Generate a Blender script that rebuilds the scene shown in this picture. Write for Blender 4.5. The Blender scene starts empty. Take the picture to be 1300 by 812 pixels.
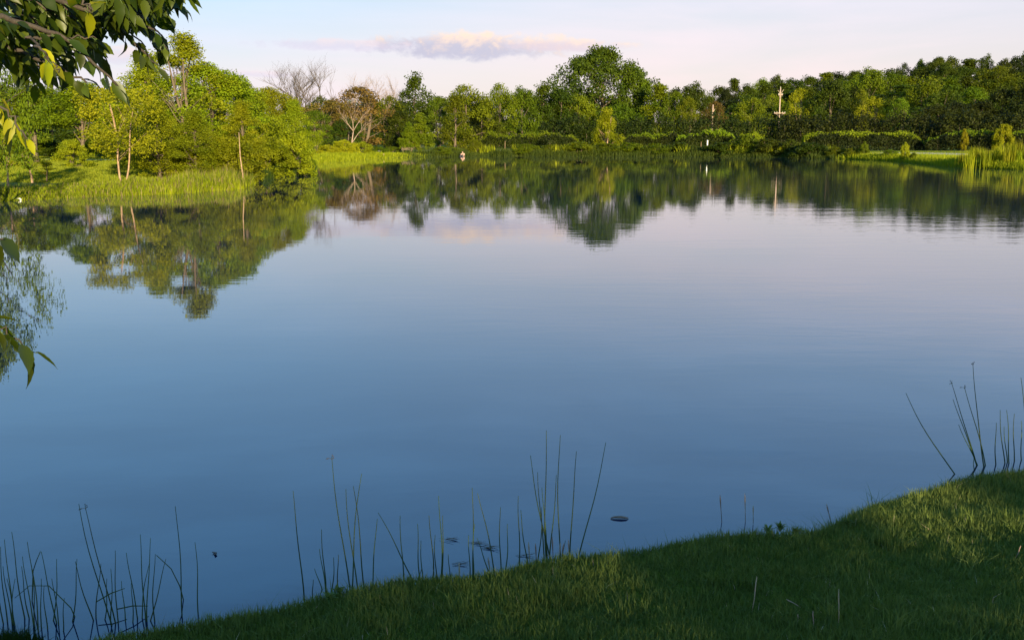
import bpy, math, random
import numpy as np
from math import radians, sin, cos, pi, tan, atan2, sqrt
from mathutils import Vector, Matrix
random.seed(7)
rng = np.random.default_rng(11)
scene = bpy.context.scene
C = scene.collection

# ------------------------------------------------------------------ camera
EYE = 2.2
FPX = 1264.0
PITCH = math.atan(230 / FPX)
cd = bpy.data.cameras.new("camera"); cam = bpy.data.objects.new("camera", cd); C.objects.link(cam)
cam.location = (0, 0, EYE); cam.rotation_euler = (pi / 2 - PITCH, 0, 0)
cd.sensor_width = 36; cd.lens = 36 * FPX / 1300; cd.clip_start = 0.05; cd.clip_end = 6000
scene.camera = cam
# ------------------------------------------------------------------ light
SUN_EL = radians(9.5)
SUN_AZ = radians(162)          # clockwise from +Y (the view direction): low on the right, a little behind
S = Vector((sin(SUN_AZ) * cos(SUN_EL), cos(SUN_AZ) * cos(SUN_EL), sin(SUN_EL)))
ld = bpy.data.lights.new("sun", 'SUN'); ld.energy = 5.0; ld.angle = radians(0.5); ld.color = (1.0, 0.83, 0.50)
lo = bpy.data.objects.new("sun", ld); C.objects.link(lo); lo.rotation_euler = S.to_track_quat('Z', 'Y').to_euler()
w = bpy.data.worlds.new("World"); scene.world = w; w.use_nodes = True
scene.view_settings.view_transform = 'Standard'; scene.view_settings.look = 'None'
scene.view_settings.exposure = 1.50; scene.view_settings.gamma = 1.0


class NT:
    """small helper for node graphs"""
    def __init__(s, tree): s.t = tree; s.n = tree.nodes; s.l = tree.links
    def node(s, ty, **kw):
        n = s.n.new(ty)
        for k, v in kw.items(): setattr(n, k, v)
        return n
    def link(s, a, b): s.l.new(a, b)
    def set(s, sock, v):
        if hasattr(v, 'is_output') or isinstance(v, bpy.types.NodeSocket): s.l.new(v, sock)
        else: sock.default_value = v
    def math(s, op, a, b=0.0, clamp=False):
        n = s.n.new('ShaderNodeMath'); n.operation = op; n.use_clamp = clamp
        s.set(n.inputs[0], a); s.set(n.inputs[1], b); return n.outputs[0]
    def mix(s, f, a, b, blend='MIX'):
        n = s.n.new('ShaderNodeMix'); n.data_type = 'RGBA'; n.blend_type = blend
        s.set(n.inputs[0], f); s.set(n.inputs[6], a); s.set(n.inputs[7], b); return n.outputs[2]
    def ramp(s, f, stops):
        n = s.n.new('ShaderNodeValToRGB'); s.set(n.inputs[0], f)
        while len(n.color_ramp.elements) < len(stops): n.color_ramp.elements.new(0.5)
        for e, (p, c) in zip(n.color_ramp.elements, stops):
            e.position = p; e.color = c if len(c) == 4 else (*c, 1)
        return n.outputs[0]
    def smooth(s, v, a, b):
        n = s.n.new('ShaderNodeMapRange'); n.interpolation_type = 'SMOOTHSTEP'
        s.set(n.inputs[0], v); n.inputs[1].default_value = a; n.inputs[2].default_value = b; return n.outputs[0]
    def noise(s, vec, scale, detail=3, rough=0.5, dist=0.0):
        n = s.n.new('ShaderNodeTexNoise'); s.set(n.inputs['Vector'], vec)
        n.inputs['Scale'].default_value = scale; n.inputs['Detail'].default_value = detail
        n.inputs['Roughness'].default_value = rough; n.inputs['Distortion'].default_value = dist
        return n.outputs['Fac']
    def scaled(s, vec, sc):
        n = s.n.new('ShaderNodeMapping'); s.set(n.inputs['Vector'], vec); n.inputs['Scale'].default_value = sc
        return n.outputs[0]


def build_world():
    g = NT(w.node_tree); g.n.clear()
    out = g.node('ShaderNodeOutputWorld'); bg = g.node('ShaderNodeBackground')
    sky = g.node('ShaderNodeTexSky', sky_type='NISHITA', sun_disc=False)
    sky.sun_elevation = SUN_EL; sky.sun_rotation = SUN_AZ; sky.air_density = 1.0; sky.dust_density = 0.6; sky.ozone_density = 1.5
    tc = g.node('ShaderNodeTexCoord'); d = tc.outputs['Generated']
    sep = g.node('ShaderNodeSeparateXYZ'); g.link(d, sep.inputs[0]); X, Y, Z = sep.outputs
    az = g.math('ARCTAN2', X, Y)                     # 0 along +Y, positive to the right
    # thin evening veil near the horizon: rosy white, fading up into the blue
    veil = g.ramp(Z, [(0.0, (.90,) * 3), (0.10, (.88,) * 3), (0.20, (.80,) * 3), (0.30, (.65,) * 3), (0.5, (.45,) * 3), (0.8, (.3,) * 3)])
    st = g.noise(g.scaled(d, (2.0, 2.0, 14.0)), 1.3, 5, 0.55, 0.4)
    st = g.smooth(st, 0.30, 0.75)
    veil = g.math('MULTIPLY', veil, g.math('ADD', g.math('MULTIPLY', st, 0.35), 0.80), True)
    vcol = g.ramp(Z, [(0.0, (7.9, 6.6, 7.1)), (0.06, (7.4, 6.9, 7.5)), (0.13, (5.0, 6.9, 8.8)), (0.22, (3.5, 6.9, 10.8)), (0.45, (2.5, 7.8, 15.0))])
    vpink = g.ramp(Z, [(0.0, (8.5, 6.6, 6.6)), (0.06, (8.1, 6.8, 6.9)), (0.13, (7.2, 6.9, 7.7)), (0.22, (4.5, 6.8, 9.9)), (0.45, (2.5, 7.8, 15.0))])
    vcol = g.mix(g.smooth(X, -.45, .15), vcol, vpink)
    base = g.mix(1.0, sky.outputs[0], (0.9, 1.05, 1.25, 1), 'MULTIPLY')
    col = g.mix(veil, base, vcol)
    # one long flat cloud, lavender below and left, cream where the sun catches its upper right
    def cloud(col, caz, cel, ra, re, shade, light, seed, dens):
        u = g.math('DIVIDE', g.math('SUBTRACT', az, caz), ra); v = g.math('DIVIDE', g.math('SUBTRACT', Z, cel), re)
        cx = g.node('ShaderNodeCombineXYZ'); g.set(cx.inputs[0], g.math('MULTIPLY', u, ra * 38)); g.set(cx.inputs[1], g.math('MULTIPLY', v, re * 60)); cx.inputs[2].default_value = seed
        n1 = g.noise(cx.outputs[0], 1.1, 6, 0.62, 0.2)
        r = g.math('ADD', g.math('MULTIPLY', u, u), g.math('MULTIPLY', v, v))
        m = g.math('SUBTRACT', g.math('ADD', g.math('MULTIPLY', g.math('SUBTRACT', n1, 0.5), 3.0), 1.0), r)
        m = g.smooth(m, 0.0, 0.9)
        l = g.math('ADD', g.math('MULTIPLY', u, 0.45), g.math('ADD', g.math('MULTIPLY', v, 0.9), g.math('MULTIPLY', g.math('SUBTRACT', n1, 0.5), 3.5)))
        lc = g.mix(g.smooth(l, -0.3, 1.0), shade, light)
        return g.mix(g.math('MULTIPLY', m, dens), col, lc)
    shade = (4.9, 4.8, 5.9, 1); light = (8.9, 6.9, 5.6, 1)
    col = cloud(col, -0.042, 0.0880, 0.112, 0.0145, shade, light, 3.1, 0.95)
    col = cloud(col, 0.055, 0.0885, 0.070, 0.0075, (6.6, 5.6, 6.2, 1), light, 8.4, 0.8)
    col = cloud(col, -0.17, 0.088, 0.09, 0.006, (5.8, 5.4, 6.7, 1), (7.9, 6.2, 6.4, 1), 5.2, 0.50)
    col = cloud(col, -0.28, 0.060, 0.10, 0.004, (6.2, 5.6, 7.0, 1), (7.6, 6.2, 6.8, 1), 6.2, 0.5)
    col = cloud(col, -0.42, 0.075, 0.12, 0.010, (6.0, 5.6, 6.8, 1), (8.4, 6.4, 5.9, 1), 16.2, 0.6)
    col = g.mix(1.0, col, (.90, .90, .90, 1), 'MULTIPLY')
    g.link(col, bg.inputs[0]); bg.inputs[1].default_value = 0.05
    g.link(bg.outputs[0], out.inputs[0])
build_world()


# ------------------------------------------------------------------ helpers
def P(px, py, Y=None, z=None):
    """world point seen at a pixel of the 1300x812 photograph, at depth Y or on the level z"""
    u = (px - 650) / FPX; v = -(py - 406) / FPX
    d = Vector((u, cos(PITCH) + v * sin(PITCH), -sin(PITCH) + v * cos(PITCH)))
    t = Y / d.y if Y is not None else (z - EYE) / d.z
    return Vector((0, 0, EYE)) + d * t


def tag(o, label=None, cat=None, group=None, kind=None):
    if label: o['label'] = label
    if cat: o['category'] = cat
    if group: o['group'] = group
    if kind: o['kind'] = kind
    return o


def empty(name, loc, rz=0, label=None, cat=None, group=None):
    o = bpy.data.objects.new(name, None); C.objects.link(o); o.location = loc; o.rotation_euler = (0, 0, rz)
    o.empty_display_size = 0.2
    return tag(o, label, cat, group)


def link_mesh(name, me, parent=None):
    o = bpy.data.objects.new(name, me); C.objects.link(o)
    if parent: o.parent = parent
    return o


def np_mesh(name, verts, faces, mat, tint=None, smooth=False):
    """mesh from numpy arrays; every face has the same number of corners"""
    me = bpy.data.meshes.new(name)
    verts = np.asarray(verts, dtype=np.float32); faces = np.asarray(faces, dtype=np.int32)
    k = faces.shape[1]
    me.vertices.add(len(verts)); me.vertices.foreach_set('co', verts.ravel())
    me.loops.add(faces.size); me.loops.foreach_set('vertex_index', faces.ravel())
    me.polygons.add(len(faces)); me.polygons.foreach_set('loop_start', np.arange(0, faces.size, k, dtype=np.int32))
    me.polygons.foreach_set('loop_total', np.full(len(faces), k, dtype=np.int32))
    if smooth: me.polygons.foreach_set('use_smooth', np.ones(len(faces), dtype=bool))
    if tint is not None:
        a = me.attributes.new('tint', 'FLOAT', 'FACE'); a.data.foreach_set('value', np.asarray(tint, dtype=np.float32))
    me.update(calc_edges=True); me.materials.append(mat)
    return me


class MB:
    """collects tubes and boxes into one mesh"""
    def __init__(s): s.v = []; s.f = []
    def tube(s, pts, rad, sides=6, cap=True):
        pts = [Vector(p) for p in pts]; n0 = len(s.v); n = len(pts)
        ref = Vector((0.3, 0.9, 0.1)).normalized()
        for i, p in enumerate(pts):
            t = (pts[min(i + 1, n - 1)] - pts[max(i - 1, 0)])
            t = t.normalized() if t.length > 1e-9 else Vector((0, 0, 1))
            a = t.cross(ref)
            if a.length < 1e-3: a = t.cross(Vector((1, 0, 0)))
            a.normalize(); b = t.cross(a)
            for k in range(sides):
                th = 2 * pi * k / sides
                s.v.append(tuple(p + (a * cos(th) + b * sin(th)) * rad[i]))
        for i in range(n - 1):
            for k in range(sides):
                k2 = (k + 1) % sides
                s.f.append((n0 + i * sides + k, n0 + i * sides + k2, n0 + (i + 1) * sides + k2, n0 + (i + 1) * sides + k))
        if cap:
            s.f.append(tuple(n0 + (n - 1) * sides + k for k in range(sides)))
            s.f.append(tuple(n0 + k for k in reversed(range(sides))))
    def box(s, c, h, rot=None):
        n0 = len(s.v); c = Vector(c); R = rot or Matrix.Identity(3)
        for sx in (-1, 1):
            for sy in (-1, 1):
                for sz in (-1, 1): s.v.append(tuple(c + R @ Vector((sx * h[0], sy * h[1], sz * h[2]))))
        for f in ((0, 1, 3, 2), (4, 6, 7, 5), (0, 4, 5, 1), (2, 3, 7, 6), (0, 2, 6, 4), (1, 5, 7, 3)): s.f.append(tuple(n0 + i for i in f))
    def mesh(s, name, mat, smooth=True):
        me = bpy.data.meshes.new(name); me.from_pydata(s.v, [], s.f); me.update()
        if smooth:
            for p in me.polygons: p.use_smooth = True
        me.materials.append(mat); return me
    def build(s, name, mat, parent=None, smooth=True): return link_mesh(name, s.mesh(name, mat, smooth), parent)


# ------------------------------------------------------------------ materials
def new_mat(name):
    m = bpy.data.materials.new(name); m.use_nodes = True; g = NT(m.node_tree); g.n.clear()
    out = g.node('ShaderNodeOutputMaterial'); return m, g, out


def leaf_mat(name, c_dark, c_light, transl=0.35, var=0.25, rough=0.6, tcol=None, spec=.12):
    """foliage: colour differs from leaf to leaf (tint), clump to clump and plant to plant"""
    m, g, out = new_mat(name)
    at = g.node('ShaderNodeAttribute', attribute_name='tint')
    oi = g.node('ShaderNodeObjectInfo')
    tc = g.node('ShaderNodeTexCoord')
    n = g.noise(tc.outputs['Object'], 0.6, 2)
    f = g.math('ADD', g.math('MULTIPLY', at.outputs['Fac'], 0.75), g.math('MULTIPLY', g.math('SUBTRACT', n, 0.35), 0.5), True)
    col = g.mix(f, (*c_dark, 1), (*c_light, 1))
    hs = g.node('ShaderNodeHueSaturation'); g.link(col, hs.inputs['Color'])
    g.set(hs.inputs['Hue'], g.math('ADD', g.math('MULTIPLY', g.math('SUBTRACT', oi.outputs['Random'], 0.70), 0.045 * var * 4), 0.5))
    g.set(hs.inputs['Value'], g.math('ADD', g.math('MULTIPLY', g.math('FRACT', g.math('MULTIPLY', oi.outputs['Random'], 7.31)), var * 2), 1 - var))
    b = g.node('ShaderNodeBsdfPrincipled'); g.link(hs.outputs[0], b.inputs['Base Color']); b.inputs['Roughness'].default_value = rough
    b.inputs['Specular IOR Level'].default_value = spec
    tr = g.node('ShaderNodeBsdfTranslucent')
    g.link(g.mix(1.0, hs.outputs[0], (*(tcol or (1.25, 1.15, 0.35)), 1), 'MULTIPLY'), tr.inputs[0])
    mx = g.node('ShaderNodeMixShader'); mx.inputs[0].default_value = transl
    g.link(b.outputs[0], mx.inputs[1]); g.link(tr.outputs[0], mx.inputs[2]); g.link(mx.outputs[0], out.inputs[0])
    return m


def bark_mat(name, c1, c2, scale=6):
    m, g, out = new_mat(name); tc = g.node('ShaderNodeTexCoord')
    n = g.noise(g.scaled(tc.outputs['Object'], (3, 3, 0.8)), scale, 5, 0.65)
    b = g.node('ShaderNodeBsdfPrincipled'); g.link(g.mix(g.smooth(n, 0.3, 0.7), (*c1, 1), (*c2, 1)), b.inputs['Base Color'])
    b.inputs['Roughness'].default_value = 0.85
    bp = g.node('ShaderNodeBump'); g.link(n, bp.inputs['Height']); bp.inputs['Strength'].default_value = 0.5; bp.inputs['Distance'].default_value = 0.03
    g.link(bp.outputs[0], b.inputs['Normal']); g.link(b.outputs[0], out.inputs[0]); return m


M = {}
M['lime'] = leaf_mat('leaf_lime', (.080, .122, .002), (.215, .250, .006), .40)
M['yellow'] = leaf_mat('leaf_yellow', (.12, .15, .003), (.29, .29, .008), .42)
M['mid'] = leaf_mat('leaf_mid', (.040, .074, .002), (.125, .165, .004), .35)
M['dark'] = leaf_mat('leaf_dark', (.015, .031, .002), (.058, .082, .003), .27)
M['rust'] = leaf_mat('leaf_rust', (.055, .050, .009), (.155, .100, .018), .30)
M['hedge'] = leaf_mat('leaf_hedge_shaded', (.007, .013, .001), (.022, .031, .002), .12)  # shade of hedge faces and right-edge trees put into the leaf colour
M['hedge_lit'] = leaf_mat('leaf_hedge_lit', (.07, .13, .004), (.17, .235, .008), .38)  # sunlight on the hedge tops put into a lighter leaf colour
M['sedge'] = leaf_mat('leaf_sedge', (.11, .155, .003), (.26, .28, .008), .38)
M['lawn'] = leaf_mat('leaf_lawn', (.075, .105, .004), (.17, .18, .010), .3)
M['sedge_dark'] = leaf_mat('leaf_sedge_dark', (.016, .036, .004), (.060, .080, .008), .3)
M['near'] = leaf_mat('leaf_near', (.014, .030, .003), (.060, .085, .005), .42, rough=.42, tcol=(2.6, 2.0, .25), spec=.3)
M['near_yellow'] = leaf_mat('leaf_near_yellow', (.22, .25, .006), (.38, .36, .010), .55, rough=.42, tcol=(1.3, 1.2, .3), spec=.3)
M['grass'] = leaf_mat('grass_blade', (.065, .115, .022), (.185, .235, .060), .30, tcol=(1.3, 1.2, .4))
M['reed'] = leaf_mat('reed_green', (.060, .095, .028), (.17, .20, .075), .1)
M['straw'] = leaf_mat('straw', (.42, .30, .20), (.62, .50, .36), .1)
M['straw_dull'] = leaf_mat('straw_dull', (.12, .09, .045), (.26, .20, .10), .1)
M['bark'] = bark_mat('bark', (.05, .035, .022), (.13, .095, .06))
M['bark_pale'] = bark_mat('bark_pale', (.15, .09, .05), (.33, .22, .14))
M['deadwood'] = bark_mat('deadwood', (.17, .11, .08), (.34, .25, .19))
M['twig'] = bark_mat('twig', (.02, .014, .010), (.045, .033, .024))
M['pole'] = bark_mat('pole_wood', (.24, .17, .13), (.40, .30, .24))
M['wetwood'] = bark_mat('wet_wood', (.16, .09, .06), (.32, .20, .14))


def simple(name, col, rough=.7, var=.15, scale=8):
    m, g, out = new_mat(name); tc = g.node('ShaderNodeTexCoord'); n = g.noise(tc.outputs['Object'], scale, 4)
    b = g.node('ShaderNodeBsdfPrincipled'); b.inputs['Roughness'].default_value = rough
    a = tuple(c * (1 - var) for c in col); c2 = tuple(min(1, c * (1 + var)) for c in col)
    g.link(g.mix(n, (*a, 1), (*c2, 1)), b.inputs['Base Color']); g.link(b.outputs[0], out.inputs[0]); return m


M['white'] = simple('white_paint', (.78, .76, .72), .5)
M['skin'] = simple('skin', (.36, .22, .16), .6)
M['shirt'] = simple('pale_shirt', (.46, .29, .24), .8)
M['trousers'] = simple('dark_cloth', (.03, .03, .04), .8)
M['hair'] = simple('hair', (.06, .035, .02), .7)
M['path'] = simple('gravel_path', (.42, .36, .28), .9, .25, 3)
M['insulator'] = simple('insulator', (.35, .33, .30), .4)
M['deadleaf'] = simple('dead_leaf', (.05, .03, .02), .7)


def ground_mat():
    m, g, out = new_mat('ground'); ge = g.node('ShaderNodeNewGeometry'); p = ge.outputs['Position']
    big = g.noise(p, 0.12, 5, .6); fine = g.noise(g.scaled(p, (1, .6, 1)), 2.2, 6, .7); micro = g.noise(p, 30, 4, .7)
    c = g.mix(g.smooth(big, .35, .65), (.075, .11, .007, 1), (.15, .165, .012, 1))
    c = g.mix(g.math('MULTIPLY', g.smooth(fine, .45, .75), .55), c, (.12, .10, .035, 1))
    c = g.mix(g.math('MULTIPLY', g.smooth(micro, .4, .7), .4), c, (.02, .035, .006, 1))
    sep = g.node('ShaderNodeSeparateXYZ'); g.link(p, sep.inputs[0])
    c = g.mix(g.smooth(g.math('ADD', sep.outputs[2], g.math('MULTIPLY', fine, .08)), .10, .02), c, (.05, .042, .026, 1))
    b = g.node('ShaderNodeBsdfPrincipled'); g.link(c, b.inputs['Base Color']); b.inputs['Roughness'].default_value = .95
    b.inputs['Specular IOR Level'].default_value = .1
    bp = g.node('ShaderNodeBump'); g.link(g.math('ADD', micro, fine), bp.inputs['Height']); bp.inputs['Distance'].default_value = .04; bp.inputs['Strength'].default_value = .6
    g.link(bp.outputs[0], b.inputs['Normal']); g.link(b.outputs[0], out.inputs[0]); return m


def water_mat():
    m, g, out = new_mat('water'); ge = g.node('ShaderNodeNewGeometry'); p = ge.outputs['Position']
    a = g.noise(g.scaled(p, (.55, 1.6, 1)), 2.4, 3, .55, .3)        # short wind ripples, crests along X
    b2 = g.noise(g.scaled(p, (.18, .75, 1)), 1.1, 2, .5)            # longer swell
    c = g.noise(p, 9.0, 2, .5)
    patch = g.noise(g.scaled(p, (.35, 1.0, 1)), .06, 2, .5)
    sep = g.node('ShaderNodeSeparateXYZ'); g.link(p, sep.inputs[0])
    right = g.smooth(g.math('SUBTRACT', sep.outputs[0], g.math('MULTIPLY', sep.outputs[1], .12)), -4.0, 14.0)
    amp = g.math('ADD', g.math('MULTIPLY', g.smooth(patch, .42, .62), .35), g.math('ADD', g.math('MULTIPLY', right, .55), .20))
    h = g.math('ADD', g.math('MULTIPLY', a, .50), g.math('ADD', g.math('MULTIPLY', b2, .9), g.math('MULTIPLY', c, .06)))
    bp = g.node('ShaderNodeBump'); g.link(g.math('MULTIPLY', h, amp), bp.inputs['Height'])
    bp.inputs['Strength'].default_value = 1.0; bp.inputs['Distance'].default_value = .0045
    bs = g.node('ShaderNodeBsdfPrincipled'); bs.inputs['IOR'].default_value = 1.72; bs.inputs['Roughness'].default_value = .0
    bs.inputs['Base Color'].default_value = (.001, .012, .042, 1)
    g.link(bp.outputs[0], bs.inputs['Normal']); g.link(bs.outputs[0], out.inputs[0]); return m


M['ground'] = ground_mat(); M['water'] = water_mat()

# ------------------------------------------------------------------ the lake outline and the ground
NEAR = [(-260, 905), (-60, 850), (60, 822), (130, 808), (250, 783), (400, 757), (500, 738), (620, 727), (720, 708), (850, 688), (960, 676), (1040, 672), (1085, 655),
        (1110, 641), (1160, 626), (1230, 607), (1300, 592), (1420, 566), (1600, 520), (1900, 462)]
near_lip = [P(x, y, z=.30) for x, y in NEAR]
lake = [(p.x, p.y + .40) for p in near_lip]
lake += [(16.5, 12), (26, 18), (36, 30), (42, 48), (43, 62)]
far = [(1440, 219), (1360, 217), (1300, 215.5), (1230, 213), (1190, 209.5), (1140, 204.5), (1080, 202), (1000, 200), (900, 198.6), (770, 198.2), (650, 198), (600, 198), (540, 199), (470, 201.5), (400, 207),
       (396, 222), (350, 224), (325, 228), (300, 240), (220, 246), (100, 250), (0, 256), (-90, 262), (-200, 270)]
lake += [(P(x, y, z=0).x, P(x, y, z=0).y) for x, y in far]
lake += [(-25, 22), (-20, 12), (-12, 5), (-7, 3)]
LK = np.array(lake)


def lake_sd(X, Y):
    """signed distance to the shore, positive on land"""
    X = np.asarray(X, float); Y = np.asarray(Y, float)
    d = np.full(X.shape, 1e9); inside = np.zeros(X.shape, bool)
    n = len(LK)
    for i in range(n):
        x0, y0 = LK[i]; x1, y1 = LK[(i + 1) % n]
        ex, ey = x1 - x0, y1 - y0
        t = np.clip(((X - x0) * ex + (Y - y0) * ey) / (ex * ex + ey * ey + 1e-12), 0, 1)
        d = np.minimum(d, np.hypot(X - x0 - t * ex, Y - y0 - t * ey))
        c = ((y0 > Y) != (y1 > Y))
        with np.errstate(divide='ignore', invalid='ignore'):
            xi = (x1 - x0) * (Y - y0) / (y1 - y0 + 1e-15) + x0
        inside ^= c & (X < xi)
    return np.where(inside, -d, d)


def sstep(a, b, v):
    t = np.clip((v - a) / (b - a), 0, 1); return t * t * (3 - 2 * t)


def height(X, Y):
    X = np.asarray(X, float); Y = np.asarray(Y, float)
    s = lake_sd(X, Y)
    nr = 1 - sstep(12, 26, np.hypot(X, Y))               # the steep near bank
    near_h = .22 * sstep(0, .28, s) + .40 * sstep(.1, 4.5, s) + .5 * sstep(5, 40, s)
    far_h = .22 * sstep(0, .8, s) + .30 * sstep(.5, 14, s) + .25 * sstep(10, 60, s)
    bump = .020 * np.sin(X * 3.1 + 1.3 * np.sin(Y * 2.3)) * np.cos(Y * 2.7 + X) + .03 * np.sin(X * 1.1 + 2) * np.sin(Y * 1.3)
    near_h = near_h + .022 * np.sin(X * 2.3 + .7) * np.sin(X * 5.1 + 1) * np.exp(-((s - .3) / .35) ** 2)
    h = nr * (near_h + bump * sstep(.1, .6, s)) + (1 - nr) * far_h
    h = np.where(s < 0, -np.minimum(.9, -s * .45) - .03, h)
    # wooded rise to the right beyond the lake, and a gentle one far left
    h = h + 14 * sstep(225, 420, Y + .25 * (X - 60)) * sstep(20, 190, X + .0 * Y)
    h = h + 10 * sstep(260, 600, Y) * sstep(-20, -200, X)
    return h


def spaced(lo, hi, fine_lo, fine_hi, step, grow, cap, clo, chi):
    a = list(np.arange(fine_lo, fine_hi, step)); s = step; v = a[-1]
    while v < hi:
        s = min(s * grow, cap) if v < chi else s * 1.09
        v += s; a.append(v)
    s = step; v = a[0]; b = []
    while v > lo:
        s = min(s * grow, cap) if v > clo else s * 1.09
        v -= s; b.append(v)
    return np.array(b[::-1] + a)


gx = spaced(-2500, 2500, -3.0, 7.0, .07, 1.05, .8, -62, 66); gy = spaced(-400, 4000, 2.0, 8.0, .07, 1.05, .5, -10, 142)
GX, GY = np.meshgrid(gx, gy); GZ = height(GX, GY)


def gz(x, y):
    i = int(np.clip(np.searchsorted(gx, x) - 1, 0, len(gx) - 2)); j = int(np.clip(np.searchsorted(gy, y) - 1, 0, len(gy) - 2))
    a = (x - gx[i]) / (gx[i + 1] - gx[i]); b = (y - gy[j]) / (gy[j + 1] - gy[j])
    return float((1 - a) * (1 - b) * GZ[j, i] + a * (1 - b) * GZ[j, i + 1] + (1 - a) * b * GZ[j + 1, i] + a * b * GZ[j + 1, i + 1])


nx, ny = len(gx), len(gy)
idx = np.arange(nx * ny).reshape(ny, nx)
fc = np.stack([idx[:-1, :-1], idx[:-1, 1:], idx[1:, 1:], idx[1:, :-1]], -1).reshape(-1, 4)
ground = link_mesh('ground', np_mesh('ground', np.stack([GX, GY, GZ], -1).reshape(-1, 3), fc, M['ground'], smooth=True))
tag(ground, 'grassy lawn and banks running all round the lake', kind='structure')
wx0, wx1, wy0, wy1 = LK[:, 0].min() - 2, LK[:, 0].max() + 2, LK[:, 1].min() - .5, LK[:, 1].max() + 2
water = link_mesh('lake_water', np_mesh('lake_water', [(wx0, wy0, 0), (wx1, wy0, 0), (wx1, wy1, 0), (wx0, wy1, 0)], [(0, 1, 2, 3)], M['water']))
tag(water, 'calm lake reflecting blue sky and the trees on the far shore', kind='structure')


def ribbon(name, pts, width, mat, label, lift=.03):
    P3 = []
    for i in range(len(pts) - 1):
        a, b = pts[i], pts[i + 1]; n = max(2, int(math.dist(a, b) / 1.5))
        for k in range(n): P3.append((a[0] + (b[0] - a[0]) * k / n, a[1] + (b[1] - a[1]) * k / n))
    P3.append(pts[-1]); vs = []; fs = []
    for i, p in enumerate(P3):
        q = P3[min(i + 1, len(P3) - 1)]; o = P3[max(i - 1, 0)]
        d = Vector((q[0] - o[0], q[1] - o[1])).normalized(); nrm = Vector((-d.y, d.x))
        for k in range(5):
            x = p[0] + nrm.x * width * (k / 4 - .5); y = p[1] + nrm.y * width * (k / 4 - .5)
            vs.append((x, y, gz(x, y) + lift))
        if i:
            for k in range(4): fs.append((5 * i + k - 5, 5 * i + k, 5 * i + k + 1, 5 * i + k - 4))
    o = link_mesh(name, np_mesh(name, vs, fs, mat, smooth=True)); tag(o, label, kind='structure')


def gp(px, Y): p = P(px, 300, Y=Y); return ((px - 650) / FPX * (Y / (cos(PITCH) + 0.175 * sin(PITCH))), Y)
def wx(px, Y): return P(px, 190, Y=Y).x
ribbon('path', [(wx(1120, 122), 122), (wx(1180, 116), 116), (wx(1235, 108), 108), (wx(1330, 104), 104)], 5.0, M['path'], 'pale gravel path in front of the clipped hedge at the right shore')
ribbon('path', [(wx(-60, 82), 82), (wx(60, 80), 80), (wx(150, 79), 79), (wx(320, 84), 84), (wx(460, 122), 138), (wx(560, 140), 143), (wx(700, 145), 146)], 2.2, M['path'], 'pale path crossing the lawn behind the left shore trees')


# ------------------------------------------------------------------ foliage builders
def leaf_quads(cent, size, up=0.35, droop=0.0, aspect=.55, out=None):
    """one small leaf-shaped quad at each centre, turned at random"""
    n = len(cent)
    nrm = rng.normal(size=(n, 3)); nrm /= np.linalg.norm(nrm, axis=1)[:, None]
    nrm[:, 2] = nrm[:, 2] + up
    if out is not None: nrm += out * .5
    nrm /= np.linalg.norm(nrm, axis=1)[:, None]
    t = rng.normal(size=(n, 3)); t[:, 2] -= droop
    t -= (t * nrm).sum(1)[:, None] * nrm; t /= np.linalg.norm(t, axis=1)[:, None] + 1e-9
    b = np.cross(nrm, t); s = (size * rng.uniform(.6, 1.35, n))[:, None]
    v = np.empty((n, 4, 3)); v[:, 0] = cent - t * s * .5; v[:, 1] = cent + b * s * aspect * .5 + nrm * s * .08
    v[:, 2] = cent + t * s * .5; v[:, 3] = cent - b * s * aspect * .5 + nrm * s * .08
    return v.reshape(-1, 3), np.arange(n * 4).reshape(n, 4)


PROF = {
    'round': lambda t: np.sqrt(np.clip(1 - (2 * t - .95) ** 2 * .98, .02, 1)),
    'broad': lambda t: np.clip(np.sqrt(np.clip(1 - (1.75 * t - .62) ** 2, .03, 1)), .1, 1),
    'tall': lambda t: np.clip(np.sin(np.clip(t * 1.02 + .12, 0, 1) * pi) ** .6, .12, 1),
    'cone': lambda t: np.clip((1 - t) * 1.05 + .08, .05, 1) * np.clip(t * 6 + .5, 0, 1),
    'bush': lambda t: np.sqrt(np.clip(1 - (t * .98) ** 2.2, .02, 1)),
    'vase': lambda t: np.clip(.35 + .75 * np.sin(t * pi * .78), .15, 1),
}


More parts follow.
